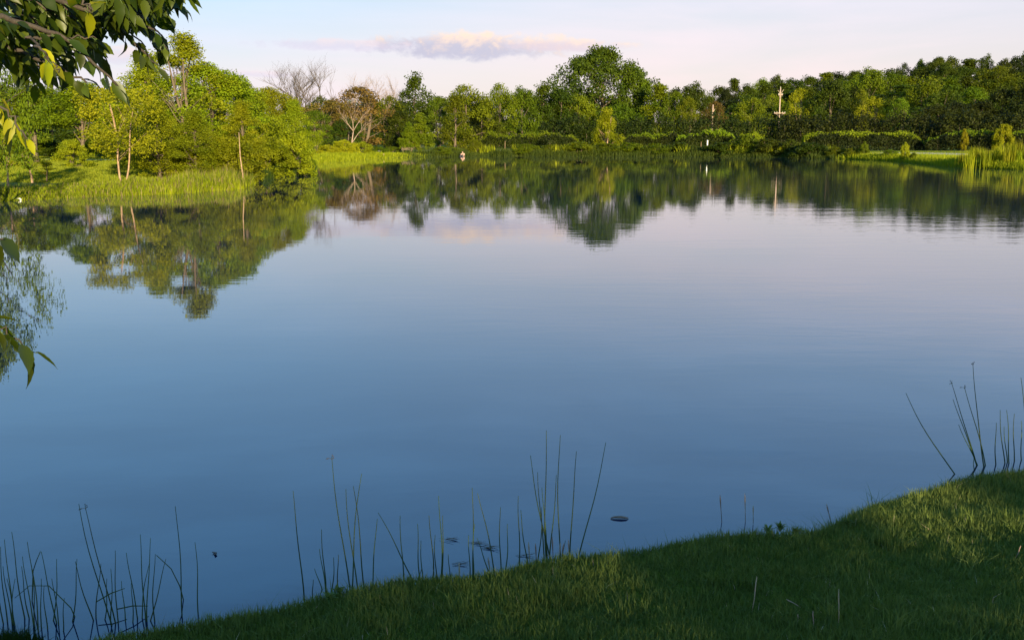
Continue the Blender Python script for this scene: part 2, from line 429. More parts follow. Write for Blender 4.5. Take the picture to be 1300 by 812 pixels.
class Kind:
    """one kind of tree or bush: a crown mesh and a trunk mesh of nominal height H and width W"""
    def __init__(s, H, W, base, prof, nclump, clump, per, leaf, mat, bark='bark', limbs=10, trunk_r=.22, stems=1, top=.8, hang=0, seed=0, flat=.75, lean=0):
        global rng
        rng = np.random.default_rng(100 + seed); rd = random.Random(seed)
        if leaf > .14: per = per * 1.7; leaf = leaf * 1.08
        else: per = per * 1.35; leaf = leaf * 1.2
        s.H, s.W, s.mat, s.bark, s.lvl = H, W, mat, bark, base
        f = PROF[prof]; zb = base * H
        t = np.sort(rng.beta(1.15, 1.0, nclump)); az = rng.uniform(0, 2 * pi, nclump)
        ph = rng.uniform(0, 6.28, 4)
        lob = 1 + .20 * np.sin(2 * az + ph[0] + 3 * t) + .16 * np.sin(3 * az + ph[1] - 5 * t) + .10 * np.sin(5 * az + ph[2] + 9 * t)
        rad = f(t) * (W / 2 - clump * .6) * lob * rng.uniform(.25, 1, nclump) ** .42
        cz = zb + clump * .4 + t * (H - zb - clump * .8)
        cx = rad * np.cos(az) + lean * (cz / H) ** 2; cy = rad * np.sin(az)
        cen = np.stack([cx, cy, cz], 1); cr = clump * rng.uniform(.55, 1.25, nclump)
        cnt = np.maximum(6, (per * (cr / clump) ** 2 * rng.uniform(.6, 1.2, nclump)).astype(int))
        ci = np.repeat(np.arange(nclump), cnt); n = len(ci)
        d = rng.normal(size=(n, 3)); d /= np.linalg.norm(d, axis=1)[:, None]
        r = rng.uniform(0, 1, n) ** .45 * np.minimum(1.22, 1 + .09 * rng.normal(size=n) ** 2)
        off = d * (r * cr[ci])[:, None]; off[:, 2] *= flat
        if hang: off[:, 2] -= hang * rng.uniform(0, 1, n) ** 2
        pts = cen[ci] + off
        vv, ff = leaf_quads(pts, leaf, out=d, droop=.3 + (1.2 if hang else 0))
        ct = rng.uniform(0, 1, nclump)
        tint = np.clip(.70 * ct[ci] + .30 * rng.uniform(0, 1, n), 0, 1)
        s.crown = np_mesh('crown', vv, ff, M[mat], tint)
        mb = MB()
        ends = [rd.randrange(nclump) for _ in range(limbs)]
        for k in range(stems):
            a0 = rd.uniform(0, 6.28); sp = 0 if stems == 1 else W * .22
            tip = Vector((cos(a0) * sp + rd.uniform(-.03, .03) * W + lean * top * top, sin(a0) * sp, H * top))
            b0 = Vector((cos(a0) * trunk_r * (stems > 1), sin(a0) * trunk_r * (stems > 1), -.25))
            pts2 = []; N = 9
            for i in range(N + 1):
                u = i / N; p = b0.lerp(tip, u); p.x += sin(u * 5 + a0) * W * .02 * (0 if i == 0 else 1); p.y += cos(u * 4 + a0) * W * .02 * (0 if i == 0 else 1)
                pts2.append(p)
            rr = [trunk_r * (1.25 - .25 * min(1, i / 1.5)) * (1 - .9 * (i / N)) + .01 for i in range(N + 1)]
            mb.tube(pts2, rr, 7)
            for e in ends[k::stems]:
                q = Vector(cen[e]); u0 = max(.12, min(.92, (q.z / (H * top)) * rd.uniform(.45, .8)))
                i0 = u0 * N; p0 = pts2[int(i0)].lerp(pts2[min(N, int(i0) + 1)], i0 - int(i0))
                mid = p0.lerp(q, .5) + Vector((0, 0, -.06 * (q - p0).length + rd.uniform(0, .12) * (q - p0).length))
                r0 = trunk_r * (1 - .85 * u0) * .55
                mb.tube([p0, p0.lerp(mid, .5) , mid, mid.lerp(q, .5) + Vector((rd.uniform(-.1, .1), rd.uniform(-.1, .1), .1)) * clump, q], [r0, r0 * .8, r0 * .6, r0 * .4, r0 * .12], 5)
        s.trunk = mb.mesh('trunk', M[bark])

    def place(s, x, y, H, W, label, group=None, name='tree', cat='tree', rz=None, z=None, mat=None, trunk=True, sink=0.0):
        rz = random.uniform(0, 6.28) if rz is None else rz
        e = empty(name, (x, y, (gz(x, y) if z is None else z) - sink), rz, label, cat, group)
        e.scale = (W / s.W, W / s.W, H / s.H)
        me = s.crown
        if mat and mat != s.mat:
            key = s.__dict__.setdefault('alt', {})
            if mat not in key:
                key[mat] = s.crown.copy(); key[mat].materials[0] = M[mat]
            me = key[mat]
        c = link_mesh('crown' if cat != 'bush' and cat != 'hedge' else 'foliage', me, e)
        if trunk: link_mesh('trunk' if cat not in ('bush', 'hedge') else 'stems', s.trunk, e)
        return e


K = {}
K['oak'] = Kind(22, 26, .08, 'broad', 300, 1.9, 75, .50, 'dark', limbs=26, trunk_r=.55, seed=1)
K['oak2'] = Kind(14, 13, .02, 'broad', 120, 1.5, 70, .42, 'mid', limbs=12, trunk_r=.35, seed=2)
K['round'] = Kind(12, 11, .0, 'round', 76, 1.25, 75, .36, 'mid', limbs=10, trunk_r=.28, seed=3)
K['round2'] = Kind(12, 10, .0, 'round', 70, 1.4, 70, .38, 'dark', limbs=8, trunk_r=.28, seed=4)
K['tall'] = Kind(15, 8, .0, 'tall', 85, 1.15, 75, .36, 'mid', limbs=10, trunk_r=.28, seed=5)
K['tall2'] = Kind(15, 9, .0, 'tall', 75, 1.3, 70, .40, 'dark', limbs=10, trunk_r=.3, seed=6)
K['cone'] = Kind(9, 6, .04, 'cone', 80, .75, 75, .26, 'mid', limbs=8, trunk_r=.18, top=.9, seed=7)
K['thin'] = Kind(12, 9, .05, 'round', 75, 1.0, 55, .30, 'rust', 'bark', limbs=26, trunk_r=.22, stems=3, seed=8)
K['willow'] = Kind(6, 4.5, .0, 'tall', 55, .60, 120, .17, 'yellow', 'bark_pale', limbs=12, trunk_r=.13, stems=2, hang=.5, seed=9)
# nearer trees on the left shore, finer leaves
K['near_round'] = Kind(8, 6.5, .0, 'round', 210, .62, 130, .125, 'lime', 'bark', limbs=24, trunk_r=.13, seed=11)
K['near_tall'] = Kind(9, 5.5, .0, 'tall', 190, .6, 120, .120, 'lime', 'bark', limbs=26, trunk_r=.13, seed=12)
K['near_sparse'] = Kind(10, 6, .10, 'tall', 130, .55, 95, .115, 'lime', 'bark', limbs=44, trunk_r=.14, stems=3, seed=13)
K['birch'] = Kind(5.5, 4.6, .20, 'vase', 95, .45, 90, .105, 'yellow', 'bark_pale', limbs=16, trunk_r=.038, stems=3, seed=14)
K['near_bush'] = Kind(3, 4, .0, 'bush', 80, .42, 130, .115, 'lime', 'bark', limbs=8, trunk_r=.05, stems=3, seed=15)
K['bush'] = Kind(2.4, 4, .0, 'bush', 60, .42, 90, .16, 'mid', 'bark', limbs=5, trunk_r=.05, stems=3, seed=16)
K['bush2'] = Kind(2.2, 3.2, .0, 'bush', 45, .45, 80, .18, 'dark', 'bark', limbs=5, trunk_r=.05, stems=3, seed=17)
K['sapling'] = Kind(2.6, 1.2, .35, 'tall', 26, .20, 45, .085, 'yellow', 'bark_pale', limbs=10, trunk_r=.035, seed=18)
K['high'] = Kind(9.5, 4.4, .47, 'bush', 150, .6, 70, .16, 'mid', 'bark', limbs=10, trunk_r=.14, seed=20)
K['over'] = Kind(6.5, 8, .36, 'broad', 120, .55, 95, .12, 'mid', 'twig', limbs=14, trunk_r=.16, hang=.7, seed=19)


def ptree(kind, px, top, Y, wpx, label, group=None, **kw):
    """place a tree so its top shows at pixel row top, standing at depth Y; wpx is its width in pixels"""
    q = P(px, top, Y=Y); z0 = gz(q.x, Y); H = max(.5, q.z - z0); W = wpx / FPX * Y
    return K[kind].place(q.x, Y, H, W, label, group, **kw)


# ------------------------------------------------------------------ bare dead trees
def dead_tree(px, top, Y, spread, label, seed, mat='deadwood', lean=0, depth=5, thick=.14):
    rd = random.Random(seed); q = P(px, top, Y=Y); z0 = gz(q.x, Y); H = q.z - z0
    mb = MB(); br = MB()
    def grow(p, d, L, r, lvl, out):
        n = 4; pts = [p]; dd = d.normalized()
        for i in range(n):
            dd = (dd + Vector((rd.gauss(0, .10), rd.gauss(0, .10), .05))).normalized(); pts.append(pts[-1] + dd * L / n)
        out.tube(pts, [r * (1 - .5 * i / n) for i in range(n + 1)], 5 if lvl < 2 else 3)
        if lvl >= depth: return
        for k in range(4 if lvl < 4 else 3):
            i = rd.randint(2, n); a = rd.uniform(0, 6.28); sp = rd.uniform(.35, .8) * spread
            side = Vector((cos(a), sin(a) * .6, -.05))
            grow(pts[i], dd + side * sp, L * rd.uniform(.55, .82), r * .5 * rd.uniform(.8, 1.1), lvl + 1, br)
    grow(Vector((0, 0, -.2)), Vector((lean, 0, 1)), H * .34, thick, 0, mb)
    zs = max(v[2] for v in br.v + mb.v)
    k = H / zs
    e = empty('dead_tree', (q.x, Y, z0), 0, label, 'dead tree'); e.scale = (k, k, k)
    mb.build('trunk', M[mat], e); br.build('branches', M[mat], e); return e


# ------------------------------------------------------------------ left shore
ptree('over', -46, 40, 31, 140, 'dark leafy tree leaning over the water at the far left edge', rz=1.0)
ptree('near_round', -330, 20, 38, 260, 'leafy tree on the left bank just outside the picture')
ptree('birch', 148, 108, 45, 120, 'small pale-trunked tree forking at the grassy edge of the left shore', rz=.4)
ptree('near_sparse', 232, 40, 56, 150, 'tallest tree on the left shore, with a feathery thin top', rz=2.2)
ptree('near_tall', 185, 66, 60, 130, 'tall leafy tree half hidden behind the hanging branch on the left')
ptree('near_tall', 196, 128, 50, 95, 'lime green tree just right of the pale forked trunk')
ptree('near_round', 262, 80, 57, 140, 'full rounded lime green tree right of the feathery treetop', rz=0)
ptree('near_round', 296, 100, 62, 120, 'rounded green tree with smooth dome behind the left shore bushes', rz=2)
ptree('near_tall', 245, 140, 49, 90, 'leafy young tree rising from the tall grass of the left bank', rz=4)
ptree('near_tall', 306, 128, 51, 80, 'leafy tree with thin pale bare trunk at the end of the left bank', rz=1)
ptree('near_round', 345, 112, 70, 88, 'leafy tree with ragged top near the right end of the left grove')
ptree('near_tall', 372, 128, 68, 64, 'last tall leafy tree at the right end of the left grove')
ptree('near_tall', 322, 118, 66, 60, 'slim leafy tree between the domed tree and the grove end')
ptree('near_bush', 300, 176, 50, 90, 'low leafy bush on the grassy point of the left shore', name='bush', cat='bush')
ptree('near_bush', 335, 170, 59, 90, 'leafy bush hanging over the water right of the grassy point', name='bush', cat='bush', rz=2, sink=.2)
ptree('near_bush', 372, 168, 61, 70, 'leafy bush touching the water at the end of the left grove', name='bush', cat='bush', rz=4, sink=.2)
ptree('near_bush', 250, 185, 50, 90, 'low bush among tall grass below the domed trees', name='bush', cat='bush', rz=1)
ptree('near_bush', 210, 180, 52, 80, 'low bush right of the pale forked trunk', name='bush', cat='bush', rz=5)
ptree('near_bush', 90, 178, 60, 50, 'small round bush standing on the lawn left of the pale forked trunk', name='bush', cat='bush', rz=5, mat='yellow')
ptree('near_bush', 390, 200, 63, 26, 'small dark bush at the waterline where the left grove ends', name='bush', cat='bush', mat='mid')
ptree('high', 98, 104, 64, 96, 'leafy tree with high crown over the lawn, left of the forked trunk', mat='lime', rz=2)
ptree('high', 40, 112, 70, 100, 'green tree with high crown over the lawn near the left edge', mat='mid', rz=4)
ptree('sapling', 36, 182, 43, 46, 'thin pale-stemmed sapling in tall grass beside the lawn gap')
ptree('sapling', 4, 168, 41, 46, 'thin pale-stemmed sapling at the left picture edge', rz=2)
ptree('sapling', 58, 205, 44, 30, 'very small sapling in tall grass near the lawn gap', rz=4)
# slim bare trunk standing at the tip of the left bank
t0 = P(306, 238, z=0); tm = MB(); tt = P(301, 168, Y=t0.y)
tm.tube([(0, 0, -.2), (.02, 0, .6), (-.05, 0, 1.4), (tt.x - t0.x, 0, tt.z)], [.032, .029, .025, .015], 6)
e = empty('bare_trunk', (t0.x, t0.y + .3, 0), 0, 'slim pale bare trunk standing at the tip of the left bank', 'tree'); tm.build('trunk', M['bark_pale'], e)
# trees behind the left lawn
for i, (px, top, Y, wd, k, m, lab) in enumerate([
        (22, 96, 105, 95, 'round', 'dark', 'dark rounded tree behind the lawn at the left edge'),
        (62, 108, 118, 80, 'oak2', 'mid', 'olive green tree behind the lawn, left of the pale forked trunk'),
        (100, 118, 112, 70, 'round', 'mid', 'tree behind the lawn directly left of the forked trunk'),
        (140, 112, 125, 80, 'oak2', 'mid', 'tree behind the lawn seen through the forked trunk'),
        (190, 100, 125, 90, 'round2', 'dark', 'dark tree filling the gap behind the tallest left tree'),
        (-40, 88, 110, 100, 'oak2', 'dark', 'tree behind the lawn left of the picture'),
        (-130, 80, 105, 120, 'oak2', 'dark', 'second tree behind the lawn left of the picture'),
        (250, 112, 130, 90, 'round2', 'dark', 'dark tree behind the domed trees of the left grove'),
        (330, 122, 135, 80, 'round2', 'dark', 'dark tree behind the ragged tree of the left grove')]):
    ptree(k, px, top, Y, wd, lab, mat=m)
ptree('bush2', 60, 182, 92, 34, 'dark round bush at the back of the left lawn', name='bush', cat='bush')
ptree('bush2', 105, 186, 100, 60, 'dark low bush at the back of the left lawn', name='bush', cat='bush', rz=1)

for k, (px, top, Y, wd, m, lab) in enumerate([(-30, 158, 88, 90, 'dark', 'dark bush behind the left lawn beyond the left picture edge'), (28, 160, 90, 80, 'mid', 'green bush behind the left lawn at the left picture edge'),
                                      (92, 164, 94, 80, 'dark', 'dark green bush behind the left lawn, left of the forked trunk'), (134, 158, 90, 70, 'mid', 'green bush behind the lawn seen beside the forked trunk'), (180, 160, 92, 90, 'dark', 'dark bush behind the lawn right of the forked trunk')]):
    ptree('bush2', px, top, Y, wd, lab, name='bush', cat='bush', mat=m, rz=k)

# ------------------------------------------------------------------ middle: brown trees, dead trees and mixed wood behind the yellow bushes
dead_tree(400, 68, 150, 1.3, 'tall bare dead tree with fine twigs reaching above the treetops', 5, lean=-.2, thick=.30, mat='bark')
dead_tree(384, 74, 152, 1.2, 'bare twiggy tree leaning left at the end of the left grove', 15, lean=-.35, thick=.22, mat='bark')
dead_tree(438, 88, 156, 1.1, 'smaller bare dead tree right of the tallest one', 9, lean=.15, thick=.2)
dead_tree(443, 128, 127, 1.2, 'pale dead tree with thick broken limbs among rust-coloured leaves', 21, depth=3, thick=.085, lean=.1)
dead_tree(505, 92, 170, .6, 'thin bare treetop left of the tall dark tree', 33, thick=.2)
dead_tree(487, 106, 165, .8, 'faint bare treetop above the rust-coloured trees', 41, thick=.18)
ptree('thin', 420, 128, 134, 80, 'rust-brown half dead tree beside the left grove', rz=1, mat='rust')
ptree('thin', 455, 110, 138, 95, 'rust and green thinning tree around the pale dead limbs', rz=3, mat='rust')
ptree('round', 408, 122, 146, 60, 'dark green tree behind the bare dead trees', mat='dark')
ptree('round', 440, 150, 130, 60, 'dark green low tree below the rust-brown trees', mat='dark', rz=3)
ptree('thin', 400, 140, 128, 50, 'small ragged tree at the edge of the left grove', rz=5, mat='mid')
ptree('round', 492, 122, 150, 70, 'mid green rounded tree right of the rust-brown trees', mat='mid')
ptree('tall2', 526, 92, 162, 62, 'tall dark irregular tree rising above its neighbours', mat='dark', rz=2)
ptree('round2', 505, 140, 140, 60, 'dark bushy tree in front of the tall dark tree', mat='dark')
ptree('cone', 533, 143, 132, 40, 'small pointed green tree in front of the dark trees', mat='mid')
ptree('cone', 519, 155, 131, 28, 'smaller pointed tree beside the small pointed green tree', mat='mid', rz=3)
ptree('thin', 556, 122, 150, 40, 'olive tree between the tall dark tree and the bright green one', mat='mid', rz=2)
ptree('tall', 578, 122, 144, 50, 'bright green column-shaped tree near the shore', mat='mid', rz=1)
ptree('round', 590, 108, 175, 80, 'broad domed tree with lit olive top behind the column-shaped tree', mat='mid', rz=4)
ptree('round2', 612, 128, 180, 60, 'dark tree left of the bright green pair', mat='dark', rz=4)
ptree('round', 634, 106, 185, 52, 'bright green tree with dark trunk, left of a pair', mat='mid', rz=4)
ptree('oak2', 662, 108, 188, 50, 'bright green tree, right of a pair left of the great oak', mat='mid', rz=2)
ptree('tall2', 690, 104, 215, 60, 'dark tree just left of the great oak', mat='dark')
ptree('round2', 712, 112, 212, 60, 'dark rounded tree at the foot of the great oak on its left', mat='dark', rz=3)
ptree('oak', 764, 60, 235, 134, 'great spreading oak standing tallest on the far shore', rz=.6, mat='dark')
ptree('oak2', 806, 80, 238, 62, 'olive crown attached to the right of the great oak', mat='mid')
ptree('oak2', 735, 118, 214, 60, 'olive green tree in front of the left foot of the great oak', mat='mid', rz=1)
ptree('tall', 838, 108, 224, 62, 'olive green tree right of the great oak', mat='mid', rz=3)
ptree('round', 858, 116, 220, 50, 'sunlit olive tree second to the right of the great oak', mat='mid', rz=5)
ptree('oak2', 786, 130, 210, 70, 'low olive tree under the right of the great oak', mat='mid', rz=5)
ptree('oak2', 882, 102, 245, 50, 'grey green tree before the stump-like bare pole', mat='dark', rz=5)
ptree('thin', 874, 122, 216, 30, 'slim yellowish tree at the start of the wooded rise', mat='mid', rz=3)
ptree('thin', 908, 128, 214, 34, 'rust coloured small tree around a bare stub', mat='rust', rz=3)
p = P(905, 133, Y=211); mb = MB(); z0 = gz(p.x, 211); mb.tube([(0, 0, 0), (0, 0, (p.z - z0) * .6), (.05, 0, p.z - z0)], [.2, .17, .14], 8)
mb.tube([(0, 0, (p.z - z0) * .8), (.5, 0, (p.z - z0) * .9)], [.12, .05], 5)
e = empty('tree_stub', (p.x, 211, z0), 0, 'pale broken bare trunk stub left of the utility pole', 'dead tree'); mb.build('trunk', M['deadwood'], e)

# continuous wood behind
SKY = [(370, 132), (410, 128), (450, 122), (500, 122), (560, 120), (600, 122), (640, 118), (700, 112), (760, 115), (838, 116), (870, 110), (910, 112), (935, 102), (985, 95), (1050, 92), (1110, 84), (1150, 82), (1162, 74), (1230, 70), (1300, 68), (1420, 62), (1700, 70)]
def skyline(px): return float(np.interp(px, [a for a, b in SKY], [b for a, b in SKY]))
ORD = ['first', 'second', 'third', 'fourth', 'fifth', 'sixth', 'seventh', 'eighth', 'ninth', 'tenth', 'eleventh', 'twelfth', 'thirteenth', 'fourteenth', 'fifteenth', 'sixteenth', 'seventeenth', 'eighteenth', 'nineteenth', 'twentieth']
SEG = {}
def seg_label(px, what, marks):
    """say which tree of a row this is: its place counted rightwards from a landmark"""
    name = [m for x, m in marks if x <= px][-1]; k = SEG.get((what, name), 0); SEG[(what, name)] = k + 1
    return f'{ORD[min(k, 19)]} {what} right of {name}' if px < 1310 else f'{what} beyond the right edge of the picture'


px = 372; i = 0
while px < 915:
    ptree(['round2', 'oak2', 'tall2', 'round'][i % 4], px, skyline(px) + random.uniform(0, 9), 255 + random.uniform(-10, 18), random.uniform(42, 60), seg_label(px, 'dark tree of the back row', [(0, 'the end of the left grove'), (470, 'the pale dead tree'), (620, 'the bright green pair'), (764, 'the great oak')]), 'trees of the wood behind the far shore', mat='dark')
    px += random.uniform(20, 30); i += 1
# wooded rise on the right: rows stepping down towards the lake
for row, (Y, dy, st) in enumerate([(440, 0, 20), (385, 9, 24), (335, 19, 27), (290, 30, 31), (255, 44, 30)]):
    px = 915 + row * 7
    while px < 1560:
        top = skyline(px) + dy * (1 + (px - 915) / 900) + random.uniform(-3.5, 7)
        if top < 150:
            ptree(random.choice(['round2', 'oak2', 'tall2', 'round', 'oak2', 'tall', 'oak']), px, top, Y + random.uniform(-12, 12), random.uniform(28, 62) * (1 + row * .12),
                  seg_label(px, ['crest treetop', 'tree just below the crest', 'tree halfway up the rise', 'tree low on the rise', 'tree at the foot of the rise'][row],
                            [(0, 'the pale tree stub'), (991, 'the utility pole'), (1060, 'the large round dark crown'), (1150, 'the step in the crest line'), (1230, 'the lit edge crown')]),
                  'trees on the wooded rise', mat=random.choice(['dark', 'dark', 'mid', 'dark', 'hedge']))
        px += random.uniform(.75, 1.2) * st
for k, px, top, Y, wd, m, lab in [
        ('round', 955, 124, 236, 58, 'mid', 'rounded olive tree left of the utility pole'),
        ('oak2', 1056, 98, 240, 66, 'dark', 'large round dark crown right of the utility pole'),
        ('thin', 1017, 112, 246, 36, 'yellow', 'yellowish tree between the utility pole and the large round crown'),
        ('thin', 1094, 112, 240, 30, 'mid', 'slim olive tree right of the large round crown'),
        ('thin', 1108, 122, 232, 36, 'yellow', 'small yellowish tree right of the large round crown'),
        ('thin', 1143, 124, 226, 44, 'mid', 'low olive tree in front of the wooded rise'),
        ('round', 1180, 96, 290, 60, 'mid', 'lit green crown in the middle of the wooded rise'),
        ('oak2', 1105, 84, 330, 56, 'mid', 'broad green crown near the top of the wooded rise'),
        ('round', 1268, 84, 330, 70, 'mid', 'broad lit crown near the right edge on the rise')]:
    ptree(k, px, top, Y, wd, lab, mat=m)
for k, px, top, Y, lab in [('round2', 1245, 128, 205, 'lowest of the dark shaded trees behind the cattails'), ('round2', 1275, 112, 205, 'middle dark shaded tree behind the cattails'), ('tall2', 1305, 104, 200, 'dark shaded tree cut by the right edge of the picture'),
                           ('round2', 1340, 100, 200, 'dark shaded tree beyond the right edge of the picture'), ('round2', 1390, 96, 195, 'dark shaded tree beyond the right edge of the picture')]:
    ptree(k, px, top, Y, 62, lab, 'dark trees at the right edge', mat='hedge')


# ------------------------------------------------------------------ hedges
def hedge(px0, px1, Y0, Y1, top0, top1, thick, n, leaf, mat, label, new=0, seed=0, base_z=None, wob=.25):  # new: count of lighter leaves that paint sunlight along the top
    r = np.random.default_rng(seed + 500); a = Vector((wx(px0, Y0), Y0)); b = Vector((wx(px1, Y1), Y1)); L = (b - a).length
    ax = (b - a).normalized(); nr = Vector((-ax.y, ax.x))
    zt0 = P(px0, top0, Y=Y0).z; zt1 = P(px1, top1, Y=Y1).z
    o0 = Vector((a.x, a.y, gz(a.x, a.y)))
    u = r.uniform(0, 1, n); s = u * L
    ph = r.uniform(0, 6.28, 6)
    ht = (zt0 + (zt1 - zt0) * u) - o0.z
    mod = 1 + wob * (.35 * np.sin(s * .55 + ph[0]) + .3 * np.sin(s * 1.3 + ph[1]) + .25 * np.sin(s * 2.9 + ph[2]) + .15 * np.sin(s * 6 + ph[3]))
    endr = np.sqrt(np.clip(np.minimum(s, L - s) / (thick * .5), 0.0, 1)) ; endr = .35 + .65 * endr
    th = r.uniform(0, pi, n); rr = r.uniform(.55, 1.03, n) ** .5
    # superellipse cross-section
    cx = np.sign(np.cos(th)) * np.abs(np.cos(th)) ** .6 * rr; cz = np.abs(np.sin(th)) ** .6 * rr
    low = r.uniform(0, 1, n)
    z = ht * mod * endr * cz * np.where(low < .25, low * 3, 1)
    v = cx * thick * .5 * endr * (1 + .15 * np.sin(s * 1.7 + ph[4]) + .1 * np.sin(z * 3 + s))
    pos = np.stack([ax.x * s + nr.x * v, ax.y * s + nr.y * v, z + .05], 1)
    global rng
    rng = r
    nv = np.stack([nr.x * cx, nr.y * cx, cz], 1)
    vv, ff = leaf_quads(pos, leaf, out=nv * 1.5)
    tint = np.clip(r.uniform(0, 1, n) * .6 + .4 * (np.sin(s * 1.9 + ph[5]) * .5 + .5), 0, 1)
    e = empty('hedge', o0, 0, label, 'hedge')
    link_mesh('foliage', np_mesh('foliage', vv, ff, M[mat], tint), e)
    if new:  # new counts the lighter leaves that paint sunlight along the hedge top
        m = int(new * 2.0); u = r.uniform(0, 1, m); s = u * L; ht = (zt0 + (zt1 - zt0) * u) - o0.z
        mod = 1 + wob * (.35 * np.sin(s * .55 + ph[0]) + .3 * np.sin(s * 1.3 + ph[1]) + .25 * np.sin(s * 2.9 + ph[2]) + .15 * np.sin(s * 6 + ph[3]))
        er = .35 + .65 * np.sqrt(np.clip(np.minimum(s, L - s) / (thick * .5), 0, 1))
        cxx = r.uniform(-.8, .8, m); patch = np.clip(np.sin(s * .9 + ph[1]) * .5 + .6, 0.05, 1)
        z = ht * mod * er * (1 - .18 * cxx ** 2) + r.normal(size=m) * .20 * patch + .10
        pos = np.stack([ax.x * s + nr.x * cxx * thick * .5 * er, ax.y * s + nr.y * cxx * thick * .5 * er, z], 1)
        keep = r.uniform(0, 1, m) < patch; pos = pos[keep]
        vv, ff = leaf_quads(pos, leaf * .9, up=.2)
        link_mesh('lit_top_leaves', np_mesh('lit_top_leaves', vv, ff, M['hedge_lit'], r.uniform(0, 1, len(pos))), e)
    mb = MB(); k = max(3, int(L / 3))
    for i in range(k):
        q = (i + .5) / k * L; h0 = ((zt0 + (zt1 - zt0) * q / L) - o0.z) * .7
        mb.tube([(ax.x * q, ax.y * q, -.3), (ax.x * q + .1, ax.y * q, h0 * .5), (ax.x * q - .1, ax.y * q, h0)], [.07, .05, .02], 5)
    mb.build('stems', M['bark'], e)
    return e


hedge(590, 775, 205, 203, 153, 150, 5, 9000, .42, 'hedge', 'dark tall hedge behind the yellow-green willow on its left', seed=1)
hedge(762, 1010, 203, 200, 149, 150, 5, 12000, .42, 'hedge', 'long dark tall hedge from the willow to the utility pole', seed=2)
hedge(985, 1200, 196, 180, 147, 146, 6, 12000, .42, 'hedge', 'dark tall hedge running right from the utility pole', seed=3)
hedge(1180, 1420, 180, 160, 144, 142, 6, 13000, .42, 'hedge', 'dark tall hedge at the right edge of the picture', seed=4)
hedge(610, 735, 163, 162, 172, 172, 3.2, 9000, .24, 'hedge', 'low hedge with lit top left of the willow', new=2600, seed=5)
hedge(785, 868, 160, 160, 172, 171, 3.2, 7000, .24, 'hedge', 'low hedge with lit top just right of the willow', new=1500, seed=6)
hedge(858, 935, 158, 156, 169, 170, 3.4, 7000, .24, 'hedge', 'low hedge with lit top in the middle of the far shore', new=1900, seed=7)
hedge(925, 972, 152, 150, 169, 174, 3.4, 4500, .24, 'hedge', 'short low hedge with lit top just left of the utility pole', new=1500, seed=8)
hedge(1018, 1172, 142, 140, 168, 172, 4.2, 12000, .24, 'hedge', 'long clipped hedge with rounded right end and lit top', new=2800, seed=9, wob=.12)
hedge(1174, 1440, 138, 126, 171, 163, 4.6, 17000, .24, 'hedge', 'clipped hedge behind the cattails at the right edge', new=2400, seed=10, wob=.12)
ptree('bush', 1276, 158, 131, 28, 'bright bush growing out of the top of the right clipped hedge', name='bush', cat='bush', mat='yellow')
ptree('bush', 1225, 164, 134, 14, 'small bright sprig out of the top of the right clipped hedge', name='bush', cat='bush', mat='yellow')

def shore_y(px):
    Y = np.arange(60, 150, .25); X = (px - 650) / FPX * Y * .985; k = np.argmax(lake_sd(X, Y) > 0)
    # first land met after open water
    return float(Y[k])


# willow and shore bushes
ptree('willow', 769, 137, 136, 42, 'small yellow-green willow standing alone at the far shore', rz=.5)
for i, (px, top, Y, wd, kk, m, lab) in enumerate([
        (415, 184, 112, 40, 'bush', 'yellow', 'yellow-green bush nearest the left grove'), (436, 178, 114, 46, 'bush', 'yellow', 'largest yellow-green bush by the far left bend of the shore'),
        (460, 180, 118, 34, 'bush', 'yellow', 'yellow-green round bush right of the largest yellow one'), (480, 186, 126, 30, 'bush', 'mid', 'low green bush right of the yellow bushes'),
        (497, 186, 132, 24, 'bush', 'mid', 'low green bush beside the narrow lawn'),
        (560, 186, 128, 34, 'bush', 'mid', 'green shore bush at the right end of the narrow lawn'), (603, 178, 129, 22, 'bush', 'mid', 'rounded upright bush right of the sitting person'),
        (575, 187, 127, 30, 'bush', 'mid', 'low green shore bush just left of the sitting person'),
        (668, 183, 129, 40, 'bush', 'mid', 'low green bush on the shore right of the pale lawn strip'), (700, 184, 129, 40, 'bush', 'mid', 'low green bush on the shore left of the willow'),
        (735, 180, 130, 44, 'bush2', 'mid', 'dense green bush touching the willow from the left'), (770, 182, 129, 50, 'bush2', 'mid', 'dense green bush at the foot of the willow'),
        (800, 181, 130, 44, 'bush2', 'mid', 'dense green bush right of the willow'), (832, 182, 129, 44, 'bush', 'mid', 'green bush on the shore second from the willow'),
        (862, 181, 129, 40, 'bush2', 'dark', 'dull green bush left of the pale posts'), (915, 181, 127, 44, 'bush2', 'dark', 'dull green bush right of the pale posts'),
        (888, 186, 127, 36, 'bush2', 'dark', 'low dull bush at the foot of the pale posts'),
        (948, 172, 130, 48, 'bush', 'mid', 'taller green bush on the shore near the utility pole'), (975, 176, 127, 46, 'bush2', 'dark', 'dull green bush just left of the utility pole'),
        (1005, 177, 125, 40, 'bush', 'dark', 'dull green bush just right of the utility pole'), (1028, 181, 122, 44, 'bush2', 'dark', 'dull green bush at the right end of the shore thicket'),
        (1062, 187, 122, 30, 'bush', 'mid', 'low bush where the shore thicket thins out'), (1098, 180, 120, 16, 'bush', 'mid', 'small upright bush in front of the clipped hedge'),
        (1082, 188, 118, 20, 'bush', 'mid', 'small low bush left of the small upright one'), (1130, 190, 112, 26, 'bush', 'mid', 'low spreading bush in front of the clipped hedge'),
        (1150, 181, 106, 15, 'bush', 'yellow', 'bright upright sapling bush at the near end of the gravel path'), (1160, 194, 104, 14, 'bush', 'mid', 'tiny bush by the gravel path')]):
    if px > 540: Y = shore_y(px) + .9 + (i * 7 % 5) * .5
    ptree(kk, px, top, Y, wd, lab, 'bushes along the far shore', name='bush', cat='bush', mat=m)


